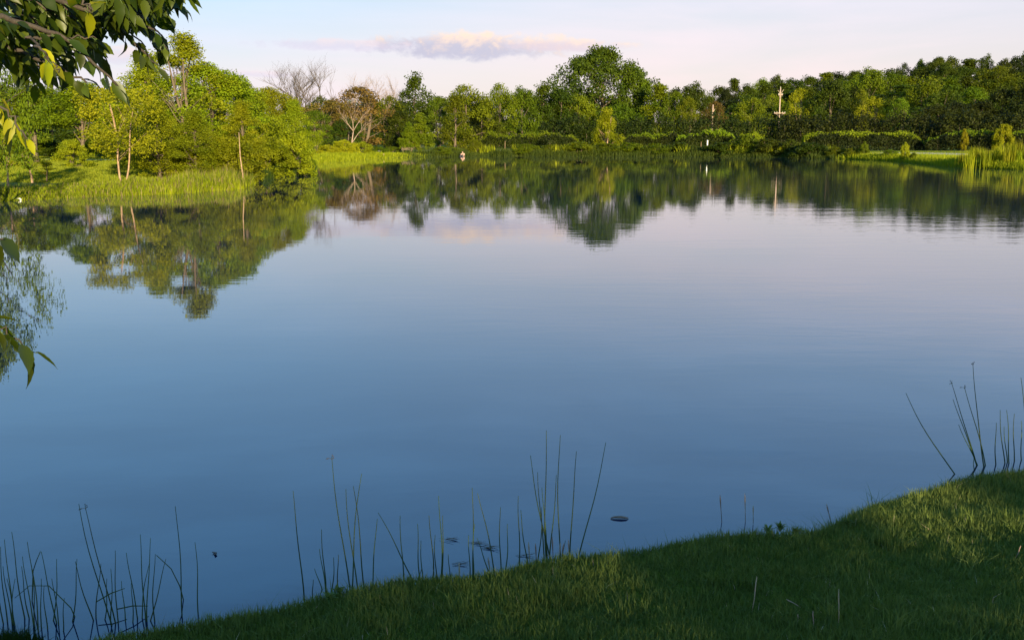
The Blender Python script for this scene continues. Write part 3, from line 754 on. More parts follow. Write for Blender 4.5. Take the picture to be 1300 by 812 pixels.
# ------------------------------------------------------------------ tall grass and sedge (uncountable)
def blades(pos, hgt, wid, mat, name, label, lean=.25, parent=None, segs=2, seed=0, tint=None):
    r = np.random.default_rng(seed); n = len(pos)
    a = r.uniform(0, 2 * pi, n); d = np.stack([np.cos(a), np.sin(a)], 1); l = np.abs(r.normal(0, lean, n)) * hgt
    fa = r.uniform(0, 2 * pi, n); wv = np.stack([np.cos(fa), np.sin(fa), 0 * fa], 1) * (wid * .5)[:, None]
    lev = np.linspace(0, 1, segs + 1); verts = np.empty((n, 2 * segs + 1, 3))
    for i, t in enumerate(lev):
        c = pos.copy(); c[:, 0] += d[:, 0] * l * t ** 2; c[:, 1] += d[:, 1] * l * t ** 2; c[:, 2] += hgt * (t - .22 * (l / np.maximum(hgt, 1e-6)) * t * t)
        if i < segs: verts[:, 2 * i] = c - wv * (1 - .35 * t); verts[:, 2 * i + 1] = c + wv * (1 - .35 * t)
        else: verts[:, 2 * i] = c
    k = 2 * segs + 1; base = (np.arange(n) * k)[:, None]; tris = []
    for i in range(segs - 1): tris += [(2 * i, 2 * i + 1, 2 * i + 3), (2 * i, 2 * i + 3, 2 * i + 2)]
    tris.append((2 * segs - 2, 2 * segs - 1, 2 * segs))
    T = np.concatenate([base + np.array([t]) for t in tris], 0)
    tn = r.uniform(0, 1, n) if tint is None else tint
    me = np_mesh(name, verts.reshape(-1, 3), T, M[mat], np.tile(tn, len(tris)))
    o = link_mesh(name, me, parent)
    if label: tag(o, label, kind='stuff')
    return o


def scatter(poly_px, n, Yr, seed, smin=0.0, smax=3.0):
    """points on land within smin..smax metres of the shore, between two picture columns"""
    r = np.random.default_rng(seed); out = []
    while sum(len(o) for o in out) < n:
        Y = r.uniform(Yr[0], Yr[1], n * 4); pxs = r.uniform(poly_px[0], poly_px[1], n * 4)
        X = (pxs - 650) / FPX * Y * .985; s = lake_sd(X, Y); k = (s > smin) & (s < smax * r.uniform(.3, 1, n * 4)); out.append(np.stack([X[k], Y[k]], 1))
        if sum(len(o) for o in out) < n * .02: break
    p = np.concatenate(out)[:n]; z = height(p[:, 0], p[:, 1]); return np.column_stack([p, np.minimum(z, 2.0) - .03])


r = np.random.default_rng(3)
p = scatter((-120, 330), 42000, (30, 52), 1, -.35, 3.6)
px_ = p[:, 0] / p[:, 1] * FPX + 650; hs = np.clip(.35 + (px_ - 100) / 400, .35, 1) * .85 * (.8 + .35 * np.sin(p[:, 0] * 1.9 + 2 * np.sin(p[:, 1] * 1.3)) * np.sin(p[:, 1] * 2.1 + p[:, 0]))
blades(p, r.uniform(.3, 1.0, len(p)) * hs, r.uniform(.02, .04, len(p)), 'sedge', 'shore_grass', 'tall yellow-green grass along the left bank at the water', seed=1)
rs = np.random.default_rng(8); kk_ = rs.uniform(0, 1, len(p)) < .07
blades(p[kk_], rs.uniform(.5, 1.25, kk_.sum()) * hs[kk_], rs.uniform(.015, .03, kk_.sum()), 'straw_dull', 'dry_grass', 'brown dead stems standing in the left bank grass', lean=.2, seed=9)
kk_ = rs.uniform(0, 1, len(p)) < .10
blades(p[kk_] + np.array([.04, .04, 0]), rs.uniform(.3, 1.35, kk_.sum()) * hs[kk_], rs.uniform(.02, .04, kk_.sum()), 'sedge_dark', 'shore_grass', 'darker uneven stems standing in the left bank grass', lean=.3, seed=10)
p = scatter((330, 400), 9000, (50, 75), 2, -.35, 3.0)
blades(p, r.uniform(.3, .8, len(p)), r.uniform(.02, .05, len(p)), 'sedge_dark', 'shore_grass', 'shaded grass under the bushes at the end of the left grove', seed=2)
p = scatter((396, 575), 17000, (85, 137), 3, -.3, 5); px_ = p[:, 0] / p[:, 1] / .985 * FPX + 650; kk_ = rs.uniform(0, 1, len(p)) < np.clip((580 - px_) / 110, 0, 1) ** 1.3; p = p[kk_]; px_ = px_[kk_]
blades(p, r.uniform(.25, .75, len(p)) * np.clip(1.25 - (px_ - 396) / 190, .3, 1) * (.8 + .3 * np.sin(p[:, 0] * 1.3) * np.sin(p[:, 1] * .9)), r.uniform(.04, .08, len(p)), 'sedge', 'shore_grass', 'yellow-green waterside grass below the yellow bushes', seed=3)
p = scatter((500, 1060), 44000, (108, 136), 4, -.9, 6); px_ = p[:, 0] / p[:, 1] / .985 * FPX + 650; p = p[rs.uniform(0, 1, len(p)) < np.clip((px_ - 500) / 90, 0, 1) ** 1.5]
hs = .62 + .42 * np.sin(p[:, 0] * .8 + 1.7 * np.sin(p[:, 0] * .37)) * np.sin(p[:, 1] * 1.1 + p[:, 0] * .23)
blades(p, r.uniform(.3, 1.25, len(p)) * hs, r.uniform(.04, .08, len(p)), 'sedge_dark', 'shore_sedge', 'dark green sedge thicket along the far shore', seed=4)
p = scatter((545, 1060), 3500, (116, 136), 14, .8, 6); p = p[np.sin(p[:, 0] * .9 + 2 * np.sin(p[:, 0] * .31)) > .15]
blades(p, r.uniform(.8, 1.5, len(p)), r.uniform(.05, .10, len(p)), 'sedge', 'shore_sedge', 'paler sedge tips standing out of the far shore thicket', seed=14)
p = scatter((1050, 1460), 36000, (60, 112), 5, -.3, 6)
blades(p, r.uniform(.2, .6, len(p)), r.uniform(.03, .06, len(p)), 'sedge', 'shore_grass', 'yellow-green grass along the right shore below the cattails', seed=5)
# mown lawn behind the left bank and by the gravel path
def lawn(pr, n, Yr, seed, smin, lab):
    r = np.random.default_rng(seed); Y = r.uniform(*Yr, n); pxs = r.uniform(*pr, n); X = (pxs - 650) / FPX * Y * .985; k = lake_sd(X, Y) > smin; X, Y = X[k], Y[k]
    q = np.column_stack([X, Y, height(X, Y) - .02]); blades(q, r.uniform(.05, .13, len(q)), r.uniform(.05, .10, len(q)), 'lawn', 'lawn_grass', lab, segs=1, seed=seed)
lawn((-120, 200), 70000, (43, 92), 71, 2.5, 'short sunlit grass of the lawn behind the left bank')
lawn((1040, 1400), 34000, (76, 132), 72, 3.5, 'short grass of the lawn around the gravel path')
# cattail clumps on the right spit
for i, px in enumerate(np.linspace(1226, 1330, 19)):
    px = px + random.uniform(-3, 3); Y = 77 + random.uniform(-1.5, 3.5) - (px - 1226) * .02; x = wx(px, Y); top = random.uniform(174, 189) if px > 1240 else random.uniform(182, 192)
    H = P(px, top, Y=Y).z - gz(x, Y); n = 150; rr = np.random.default_rng(40 + i)
    pos = np.column_stack([rr.normal(0, .20, n), rr.normal(0, .25, n), np.full(n, -.05)])
    e = empty('cattail_clump', (x, Y, gz(x, Y)), 0, f'{ORD[i]} cattail clump from the left on the right shore', 'cattails', 'cattail clumps on the right shore')
    blades(pos, rr.uniform(.55, 1.05, n) * H, rr.uniform(.022, .045, n), 'yellow' if i % 3 else 'sedge', 'leaves', None, lean=.06, parent=e, segs=3, seed=60 + i)

# ------------------------------------------------------------------ utility pole
q = P(991, 112, Y=208); z0 = gz(q.x, 208); H = q.z - z0
e = empty('utility_pole', (q.x, 208, z0), 0, 'wooden utility pole with two crossarms rising above the dark hedge', 'utility pole')
mb = MB(); mb.tube([(0, 0, -.5), (0, 0, H * .5), (0, 0, H)], [.15, .13, .11], 10); mb.build('pole', M['pole'], e)
for k, (zz, half) in enumerate(((H - 1.35, .45), (H - 5.0, 1.15))):
    mb = MB(); mb.box((0, -.19, zz), (half, .06, .07)); a = mb.build('crossarm', M['pole'], e, False)
    for sx in (-1, 1):
        bm = MB(); bm.tube([(sx * half * .75, -.26, zz - .05), (0, -.19, zz - .75)], [.025, .025], 5); bm.build('brace', M['pole'], e)
        for f in (.92, .5):
            im = MB(); im.tube([(sx * half * f, -.19, zz + .08), (sx * half * f, -.19, zz + .16), (sx * half * f, -.19, zz + .20), (sx * half * f, -.19, zz + .30)], [.03, .09, .05, .07], 7); im.build('insulator', M['insulator'], a)
im = MB(); im.tube([(0, 0, H), (0, 0, H + .12), (0, 0, H + .3)], [.06, .08, .04], 7); im.build('insulator', M['insulator'], e)
bm = MB(); bm.tube([(-.6, -.2, H - .4), (-.3, -.18, H - .75), (0, -.15, H - 1.3)], [.05, .05, .05], 5); bm.tube([(.6, -.2, H - .3), (.3, -.18, H - .75), (0, -.15, H - 1.3)], [.05, .05, .05], 5); bm.build('bracket', M['pole'], e)

# pale posts on the far shore
for px, top, Y, rd_, lab in [(898, 178, 125.8, .08, 'short thick pale post standing in the far shore thicket'), (890, 180, 125.6, .03, 'thin crooked pale post left of the short thick one'),
                             (641, 179, 129, .03, 'thin white post left of the low shore bushes'), (487, 196, 119.5, .05, 'tiny pale post at the water below the narrow lawn')]:
    Y = shore_y(px) + (3.4 if px > 540 else .6)
    q = P(px, top, Y=Y); z0 = gz(q.x, Y); mb = MB(); h = max(.4, q.z - z0)
    mb.tube([(0, 0, -.3), (.01, 0, h * .5), (.03, 0, h * .97), (.03, 0, h)], [rd_, rd_, rd_ * .95, rd_ * .7], 8)
    e = empty('post', (q.x, Y, z0), 0, lab, 'post'); mb.build('post_shaft', M['white'] if rd_ > .06 else M['bark_pale'], e)
# low stone bench-like block at the narrow lawn
q = P(517, 190, Y=130); mb = MB(); z0 = gz(q.x, 130)
e = empty('bench', (q.x, 130, z0), 0, 'low dark grey bench at the back of the narrow lawn', 'bench')
mb.box((0, 0, .45), (.75, .22, .04)); mb.build('seat', M['bark'], e, False)
for sx in (-1, 1):
    mb = MB(); mb.box((sx * .55, 0, .19), (.07, .2, .215)); mb.build('leg', M['bark'], e, False)
mb = MB(); mb.box((0, .24, .66), (.75, .025, .14)); mb.build('backrest', M['bark'], e, False)
q = P(22, 253.5, z=0.02); mb = MB(); mb.box((0, 0, .035), (.15, .05, .035)); mb.box((0, 0, .08), (.12, .035, .012))
tag(mb.build('float', M['white'], None, False), 'small white block floating at the edge of the left bank', 'float').location = (q.x, q.y, -.01)


# ------------------------------------------------------------------ sitting person on the far shore
def skinned(name, joints, edges, radii, mat, parent, sub=1):
    me = bpy.data.meshes.new(name); me.from_pydata(joints, edges, []); me.update(); me.materials.append(mat)
    o = link_mesh(name, me, parent); md = o.modifiers.new('skin', 'SKIN')
    for i, rr in enumerate(radii): me.skin_vertices[0].data[i].radius = rr if isinstance(rr, tuple) else (rr, rr)
    me.skin_vertices[0].data[0].use_root = True; md.use_smooth_shade = True
    s2 = o.modifiers.new('sub', 'SUBSURF'); s2.levels = sub; s2.render_levels = sub; return o


q = P(588, 180, Y=127.5); z0 = gz(q.x, 127.5)
e = empty('person', (q.x, 127.5, z0 + .30), -.5, 'person in a pale pink top sitting bent forward in the grass of the far shore', 'person')
J = [(0, 0, .16), (0, -.02, .36), (0, -.08, .54), (0, -.12, .63), (0, -.17, .72), (0, -.19, .84), (-.19, -.10, .55), (-.27, -.25, .34), (-.16, -.44, .34), (.19, -.10, .55), (.27, -.25, .34), (.16, -.44, .34),
     (-.11, -.02, .13), (-.14, -.42, .42), (-.14, -.62, .02), (-.14, -.74, .0), (.11, -.02, .13), (.14, -.42, .42), (.14, -.62, .02), (.14, -.74, .0)]
E = [(0, 1), (1, 2), (2, 3), (3, 4), (4, 5), (2, 6), (6, 7), (7, 8), (2, 9), (9, 10), (10, 11), (0, 12), (12, 13), (13, 14), (14, 15), (0, 16), (16, 17), (17, 18), (18, 19)]
R = [(.15, .12), (.14, .10), (.16, .10), (.055, .055), (.085, .09), (.075, .08), .06, .045, .035, .06, .045, .035, .10, .07, .045, .04, .10, .07, .045, .04]
skinned('body', J, E, R, M['skin'], e)
skinned('shirt', [(0, 0, .20), (0, -.02, .36), (0, -.075, .55), (-.19, -.10, .55), (-.25, -.22, .38), (.19, -.10, .55), (.25, -.22, .38)], [(0, 1), (1, 2), (2, 3), (3, 4), (2, 5), (5, 6)], [(.18, .15), (.17, .13), (.18, .12), .08, .07, .08, .07], M['shirt'], e)
skinned('trousers', [(0, 0, .14), (-.11, -.02, .13), (-.14, -.42, .42), (-.14, -.60, .06), (.11, -.02, .13), (.14, -.42, .42), (.14, -.60, .06)], [(0, 1), (1, 2), (2, 3), (0, 4), (4, 5), (5, 6)], [(.16, .14), .12, .09, .065, .12, .09, .065], M['trousers'], e)
skinned('hair', [(0, -.15, .80), (0, -.165, .88)], [(0, 1)], [(.10, .095), (.08, .08)], M['hair'], e)

# ------------------------------------------------------------------ foreground grass
r = np.random.default_rng(21)
def near_land(n, x0, x1, y0, y1, smin, seed):
    r = np.random.default_rng(seed); X = r.uniform(x0, x1, n); Y = r.uniform(y0, y1, n); s = lake_sd(X, Y); k = s > smin
    X, Y, s = X[k], Y[k], s[k]; return np.column_stack([X, Y, height(X, Y) - .004]), s


pts, s = near_land(560000, -2.6, 5.2, 2.3, 7.3, -.02, 31)
inv = np.abs(pts[:, 0]) < pts[:, 1] * .60 + .35            # denser only where it can be seen
pts, s = pts[inv], s[inv]
tuft = .5 + .5 * np.sin(pts[:, 0] * 5.1 + 2 * np.sin(pts[:, 1] * 3.7)) * np.sin(pts[:, 1] * 6.3 + 1.5 * np.sin(pts[:, 0] * 4.3))
t2 = .5 + .5 * np.sin(pts[:, 0] * 17 + 3 * np.sin(pts[:, 1] * 9)) * np.sin(pts[:, 1] * 14 + 2 * np.sin(pts[:, 0] * 11))
n = len(pts); h = (.024 + .022 * tuft + .018 * t2) * r.uniform(.5, 1.35, n) + .035 * np.exp(-(s / .22) ** 2) * r.uniform(.2, 1.3, n)
tint = np.clip(.30 * r.uniform(0, 1, n) + .35 * t2 + .25 * tuft + (r.uniform(0, 1, n) < .04) * .5, 0, 1)
blades(pts, h, r.uniform(.0028, .0060, n), 'grass', 'lawn_grass', 'dense short grass covering the near bank', lean=.5, seed=33, tint=tint)
k = r.uniform(0, 1, n) < .005
blades(pts[k], h[k] * r.uniform(.8, 1.3, k.sum()), r.uniform(.0014, .0026, k.sum()), 'straw', 'dry_grass', 'dry straw coloured blades mixed through the near grass', lean=.5, seed=34)
pe, se = near_land(60000, -14, 16, -6, 12, .0, 35)
ok = ~((np.abs(pe[:, 0]) < pe[:, 1] * .60 + .35) & (pe[:, 0] > -2.6) & (pe[:, 0] < 5.2) & (pe[:, 1] > 2.3) & (pe[:, 1] < 7.3)); pe = pe[ok]
blades(pe, r.uniform(.04, .10, len(pe)), r.uniform(.006, .012, len(pe)), 'grass', 'lawn_grass', 'grass of the near bank outside the picture', lean=.5, seed=36)
# longer uneven tufts, dead thatch at the lip, and tiny white clover heads
r = np.random.default_rng(91); m = 170; cx, cs = near_land(m * 6, -2.2, 4.8, 2.6, 7.0, .02, 92); cx = cx[:m]
tp = np.repeat(cx, 42, 0) + np.column_stack([r.normal(0, .035, (len(cx) * 42, 2)), np.zeros(len(cx) * 42)]); hh = np.repeat(r.uniform(.06, .13, len(cx)), 42) * r.uniform(.5, 1.2, len(tp))
blades(tp, hh, r.uniform(.003, .006, len(tp)), 'grass', 'grass_tufts', 'longer darker tufts scattered through the near grass', lean=.55, seed=93, tint=np.repeat(r.uniform(0, 1, len(cx)), 42) * .7)
lp, ls = near_land(90000, -2.2, 4.8, 2.6, 7.2, -.03, 94); lp = lp[ls < .16][:4000]
bx, bs_ = near_land(60000, -2.2, 4.8, 2.6, 7.2, -.06, 96); bx = bx[bs_ < .05][:95]
bp_ = np.repeat(bx, 46, 0) + np.column_stack([r.normal(0, .05, (len(bx) * 46, 2)), np.zeros(len(bx) * 46)]); bh = np.repeat(r.uniform(.07, .17, len(bx)), 46) * r.uniform(.4, 1.2, len(bp_))
blades(bp_, bh, r.uniform(.003, .006, len(bp_)), 'grass', 'grass_tufts', 'ragged longer grass hanging over the edge of the near bank', lean=.75, seed=97, tint=np.repeat(r.uniform(0, 1, len(bx)), 46) * .8)
blades(lp, r.uniform(.04, .12, len(lp)), r.uniform(.002, .004, len(lp)), 'straw_dull', 'dry_grass', 'dull dead grass along the lip of the near bank', lean=.9, seed=95)
print('grass blades', n)


# ------------------------------------------------------------------ reeds
def reed(tx, ty, bx, by, group, label, curve=0.0, head=False, mat='reed', r0=.0035, dY=0.0, hpx=None, name='reed_stem', cat='reed'):
    b = P(bx, by, z=0.0); Y = b.y + dY + .05
    b = P(bx, by, Y=Y); bz = min(-.08, b.z - .05); t = P(tx, ty, Y=Y + random.uniform(-.08, .08))
    # carry the stem straight down into the water
    base = Vector((b.x, Y, bz)); L = (t - base)
    e = empty(name, base, 0, label, cat, group)
    pts = []; N = 9
    for i in range(N + 1):
        u = i / N; p = L * u; p.x += curve * sin(u * pi) * L.length; p.x += .004 * sin(u * 7 + tx); pts.append(p)
    mb = MB(); mb.tube(pts, [r0 * (1.15 - .75 * i / N) for i in range(N + 1)], 5); mb.build('stem', M[mat], e)
    if head:
        hm = MB(); top = pts[-1]
        for k in range(5):
            a = k * 1.7 + tx; d = Vector((cos(a) * .7, sin(a) * .7, .55 + .6 * sin(k * 2.1))).normalized() * (.010 + .006 * (k % 3)); q0 = top - Vector((0, 0, .004 * k))
            hm.tube([q0, q0 + d * .5, q0 + d - Vector((0, 0, .002)), q0 + d * 1.3 - Vector((0, 0, .005))], [.0007, .0010, .0028, .0008], 4)
        hm.build('seed_head', M['straw'] if mat == 'straw' else M['bark'], e)
    return e


def conv(lst, ox, oy, sc): return [(ox + a / sc, oy + b / sc, ox + c / sc, oy + d / sc) + tuple(rest) for a, b, c, d, *rest in lst]


A = conv([(18, 400, 45, 760), (0, 430, 30, 760), (45, 370, 105, 740), (115, 410, 160, 795), (165, 450, 235, 760), (235, 480, 212, 760), (318, 480, 288, 760), (305, 490, 395, 745), (322, 255, 475, 770), (345, 265, 482, 765),
          (468, 445, 480, 770), (520, 455, 575, 740), (570, 380, 592, 740), (618, 395, 603, 755), (632, 460, 632, 755), (682, 480, 600, 755), (720, 265, 748, 735), (798, 412, 812, 728), (500, 570, 518, 765), (540, 580, 545, 755),
          (608, 500, 570, 745), (440, 560, 415, 755), (85, 510, 125, 740), (15, 510, 60, 760), (28, 560, 70, 770), (130, 520, 142, 780), (165, 560, 160, 790), (215, 560, 250, 780), (95, 470, 150, 770), (410, 500, 385, 740),
          (-15, 450, 20, 770), (60, 560, 48, 770), (262, 640, 245, 790), (180, 590, 195, 790), (455, 520, 452, 760)], 0, 560, 3.2225)
def left_to_right(lst, known, what, marks):
    """labels for the stems that have none of their own: counted from a landmark towards the right"""
    out = dict(known)
    for i in sorted(range(len(lst)), key=lambda k: lst[k][2]):
        if i not in out: out[i] = seg_label(min(1300, lst[i][2]), what, marks)
    return out
AL = {8: 'long reed leaning left, taller of the leaning pair above the left bank', 9: 'slightly shorter reed of the leaning pair above the left bank', 16: 'tall single curved reed before the small floating dark leaf', 17: 'short upright single reed right of the tall curved one'}
AL = left_to_right(A, AL, 'thin dark reed', [(-50, 'the left picture edge'), (60, 'the arched bent reed'), (148, 'the leaning reed pair'), (215, 'the bowed over reed')])
for i, t in enumerate(A):
    reed(*t[:4], 'dark reeds in the left corner', AL[i], curve=random.uniform(-.02, .02), head=(i == 9), r0=.0032)
for pts4, lab in [(((640, 465), (700, 520), (735, 590), (762, 690)), 'reed bowed over to the left beside the tall curved one'), (((60, 640), (120, 590), (200, 590), (290, 680), (330, 770)), 'arched reed bent down to the water in the left corner'),
                  (((165, 450), (148, 490), (135, 530), (130, 700)), 'reed with kinked tip in the left corner')]:
    pp = [(a / 3.2225, 560 + b / 3.2225) for a, b in pts4]; Y = P(pp[-1][0], pp[-1][1], z=0).y + .06
    w3 = [P(a, b, Y=Y + .02 * k) for k, (a, b) in enumerate(pp)]; base = w3[-1].copy(); base.z = -.08
    e = empty('reed_stem', base, 0, lab, 'reed', 'dark reeds in the left corner'); mb = MB(); q3 = [base] + w3[::-1]
    mb.tube([p - base for p in q3], [.0034 - .0004 * k for k in range(len(q3))], 5); mb.build('stem', M['reed'], e)
for a, b, c, d, lab in [(395, 655, 510, 600, 'broken reed lying slanted across the reeds above the left bank'), (480, 685, 605, 672, 'broken reed lying flat among the reeds above the left bank')]:
    pa = P(a / 3.2225, 560 + b / 3.2225, z=.06); pb = P(c / 3.2225, 560 + d / 3.2225, Y=pa.y + .1); mb = MB(); mb.tube([Vector((0, 0, 0)), (pb - pa) * .5 + Vector((0, 0, .008)), pb - pa], [.0028, .003, .0018], 5)
    o = mb.build('broken_reed', M['reed']); o.location = pa; tag(o, lab, 'reed')
Bq = conv([(88, 262, 130, 668), (228, 140, 302, 640, 1), (280, 255, 332, 650), (307, 245, 350, 640), (335, 200, 298, 640), (390, 362, 366, 640), (192, 400, 207, 640), (188, 470, 215, 640), (250, 490, 257, 640), (238, 500, 228, 640),
           (170, 540, 207, 640), (160, 580, 162, 662), (475, 350, 487, 620), (395, 340, 548, 600), (535, 380, 552, 615), (580, 350, 592, 610), (615, 280, 620, 610), (600, 420, 607, 610), (548, 440, 556, 615), (550, 540, 520, 615),
           (650, 490, 648, 610), (735, 250, 742, 605), (722, 420, 722, 605), (755, 270, 826, 575), (833, 320, 835, 570), (862, 380, 850, 565), (900, 280, 903, 540), (905, 330, 937, 535), (940, 135, 1022, 520), (970, 195, 1000, 525),
           (1000, 45, 1002, 525), (1047, 62, 1050, 520), (1037, 205, 1010, 525), (1110, 120, 1086, 515), (1215, 88, 1105, 512), (985, 320, 966, 530), (630, 350, 630, 605), (748, 430, 822, 580), (595, 470, 585, 600), (986, 250, 1012, 522),
           (1065, 440, 1052, 520), (742, 380, 738, 600)], 340, 530, 2.826)
BL = {0: 'reed with pale lit tip at the left end of the middle reeds', 1: 'tall reed with branching seed head in the middle of the bank', 4: 'tall dark reed crossing another just right of the seed head reed', 5: 'reed with broad pale tip right of the seed head reed',
      13: 'long reed fallen slantwise to the left', 21: 'tallest dark reed in the cluster of the middle bank', 23: 'reed leaning left beside the floating debris', 28: 'left leaning reed with lit tip in the tall group', 30: 'tallest reed with lit tip in the tall group',
      31: 'second tallest reed of the tall group, with reddish tip', 33: 'reed with lit tip, second from the right of the tall group', 34: 'rightmost reed of the tall group, leaning right with lit tip'}
BL = left_to_right(Bq, BL, 'thin dark reed', [(0, 'the reed with pale lit tip'), (452, 'the seed head reed group'), (545, 'the slantwise fallen reed'), (597, 'the tallest middle cluster reed'), (672, 'the floating straw')])
for i, t in enumerate(Bq):
    reed(*t[:4], 'reeds along the middle of the near bank', BL.get(i, 'thin dark reed stem in the water along the middle of the near bank'), curve=random.uniform(-.015, .015), head=len(t) > 4, r0=.0036)
Cq = conv([(632, 128, 792, 358), (820, 45, 858, 340, 1), (757, 97, 838, 335, 1), (795, 110, 862, 335, 1), (765, 145, 845, 335), (780, 215, 850, 335), (822, 310, 824, 345), (882, 210, 884, 330), (893, 175, 912, 328), (912, 175, 922, 328),
           (933, 185, 935, 325), (952, 205, 956, 322), (950, 85, 985, 318), (905, 220, 918, 325), (975, 150, 990, 318), (990, 190, 1010, 315), (1010, 120, 1020, 312), (1040, 170, 1035, 310)], 860, 440, 2.182)
CL = {0: 'single reed leaning far left at the right bank', 1: 'tallest reed with seed head at the right bank', 2: 'reed with seed head leaning left at the right bank', 3: 'reed with small seed head just left of the tallest at the right bank'}
CL = left_to_right(Cq, CL, 'thin dark reed', [(0, 'the single far leaning reed'), (1262, 'the tallest right bank reed')])
for i, t in enumerate(Cq):
    reed(*t[:4], 'reeds behind the right bank', CL.get(i, 'thin dark reed stem behind the grass at the right edge'), curve=-.03 if i == 0 else random.uniform(-.02, .02), head=len(t) > 4, r0=.0042)
# short dry pale stalks
D = conv([(935, 445, 940, 520), (960, 450, 964, 520), (1050, 448, 1045, 510), (1062, 450, 1052, 512), (1020, 425, 1024, 512), (1078, 436, 1082, 505), (1004, 490, 1030, 520), (790, 500, 798, 560), (686, 520, 690, 600)], 340, 530, 2.826) + \
    conv([(118, 410, 122, 470), (187, 405, 188, 470), (210, 440, 210, 475), (413, 435, 424, 480)], 860, 440, 2.182)
for i, t in enumerate(D):
    tx, ty, bx, by = t[:4]; Y = P(bx, by, z=.05).y + .04; a = P(bx, by, Y=Y); b = P(tx, ty, Y=Y); e = empty('dry_stalk', a, 0, f'{ORD[i]} short cream dry stalk at the foot of the tall reeds' if i < 9 else f'{ORD[i - 9]} cream dry stalk from the left standing off the bank right of centre', 'dry stalk', 'short dry stalks by the near bank')
    mb = MB(); L = b - a; mb.tube([L * -.4, L * .3, L * .75, L], [.002, .0022, .0045, .0018], 5); mb.build('stem', M['straw'], e)
for i, (tx, ty, bx, by) in enumerate([(961, 731, 955, 772), (1065, 747, 1064, 790), (1013, 779, 1012, 788), (1032, 775, 1032, 795), (1296, 692, 1290, 706), (998, 760, 1012, 768)]):
    z = .45
    for _ in range(4):
        a = P(bx, by, z=z); z = gz(a.x, a.y) + .015
    b = P(tx, ty, Y=a.y - .01); e = empty('dry_stalk', a, 0, ['tall dry white stalk in the near grass, left of two', 'tall dry white stalk in the near grass, right of two'][i] if i < 2 else 'small dry pale stalk in the near grass', 'dry stalk', None if i < 2 else 'dry stalks in the near grass')
    mb = MB(); L = b - a; mb.tube([L * -.3, L * .3 + Vector((.003, 0, 0)), L * .75, L], [.0018, .002, .0026, .001], 5); mb.build('stem', M['straw'], e)

# floating things
q = P(786, 658, z=0); mb = MB(); mb.tube([(-.050, 0, .004), (-.03, .003, .009), (.01, 0, .011), (.04, -.004, .008), (.055, .002, .004)], [.003, .006, .008, .006, .002], 7)
o = mb.build('driftwood', M['wetwood']); o.location = q; tag(o, 'small brown piece of driftwood floating off the near bank', 'driftwood')
q = P(272, 703, z=0)
lv = [(-.006, .022, .004), (-.016, .010, .010), (-.004, .0, .004), (.010, .008, .009), (.004, -.014, .003), (.012, -.028, .010), (.020, -.012, .007)]
me = np_mesh('dead_leaf', lv, [(0, 1, 2), (0, 2, 3), (2, 4, 3), (4, 5, 6), (3, 4, 6)], M['deadleaf'], smooth=True); o = link_mesh('dead_leaf', me); o.location = q
o.modifiers.new('solid', 'SOLIDIFY').thickness = .0006; tag(o, 'small dark curled leaf floating on the water above the left bank', 'dead leaf')
for i, (px, py, nn) in enumerate([(573, 685, 7), (606, 690, 6), (620, 695, 8), (582, 716, 5), (670, 706, 4)]):
    q = P(px, py, z=0); mb = MB()
    for k in range(nn):
        a = random.uniform(-.5, .5); L = random.uniform(.015, .05); c = Vector((random.uniform(-.03, .03), random.uniform(-.02, .02), .004 + .001 * k)); d = Vector((cos(a), sin(a), random.uniform(0, .25))) * L
        mb.tube([c - d, c, c + d], [.0007, .0013, .0007], 4)
    o = mb.build('floating_straw', M['straw_dull']); o.location = q; tag(o, 'small raft of floating straw among the middle reeds', 'debris', 'floating straw among the reeds')
# broad-leaved weeds at the lip of the bank, and small white clover flowers
def weed(px, py, label, n=30, L=.055, group='weeds on the near bank'):
    z = .4
    for _ in range(4):
        a = P(px, py, z=z); z = gz(a.x, a.y) + .02
    e = empty('weed', a, 0, label, 'weed', group); vs = []; fs = []; tn = []
    for k in range(n):
        th = k * 2.4; el = random.uniform(.3, 1.2); d = Vector((cos(th) * cos(el), sin(th) * cos(el), sin(el))); sd = Vector((-sin(th), cos(th), 0)) * L * .09; l = L * random.uniform(.6, 1.1); b = len(vs)
        vs += [(0, 0, -.02), tuple(d * l * .5 + sd), tuple(d * l * .5 - sd), tuple(d * l + Vector((0, 0, -.015)))]; fs += [(b, b + 1, b + 2), (b + 1, b + 3, b + 2)]; tn += [random.random() * .5] * 2
    link_mesh('leaves', np_mesh('leaves', vs, fs, M['grass'], tn), e)
for px, py in [(430, 752), (418, 760), (975, 674), (1010, 676), (990, 670), (1075, 664)]:
    weed(px, py, 'small dark leafy weed at the bank lip, ' + ('below the middle reeds' if px < 500 else 'below the cream dry stalks' if px < 1040 else 'at the step in the bank edge'))
# dark bushy tuft in the bottom left corner
q = P(12, 818, z=.08); rr = np.random.default_rng(77); n = 1500; d = rr.normal(size=(n, 2)) * np.array([.07, .06])
e = empty('sedge_tuft', q - Vector((0, 0, .03)), 0, 'dark bushy tuft in the bottom left corner by the water', 'plant')
blades(np.column_stack([d, np.full(n, -.02)]), rr.uniform(.03, .15, n) * np.exp(-(np.hypot(*d.T) / .16) ** 2), rr.uniform(.003, .007, n), 'sedge_dark', 'leaves', None, lean=.6, parent=e, segs=2, seed=5, tint=rr.uniform(0, .5, n))
mb = MB(); mb.tube([(0, 0, -.12), (0, 0, .05)], [.02, .01], 6); mb.build('stem', M['bark'], e)


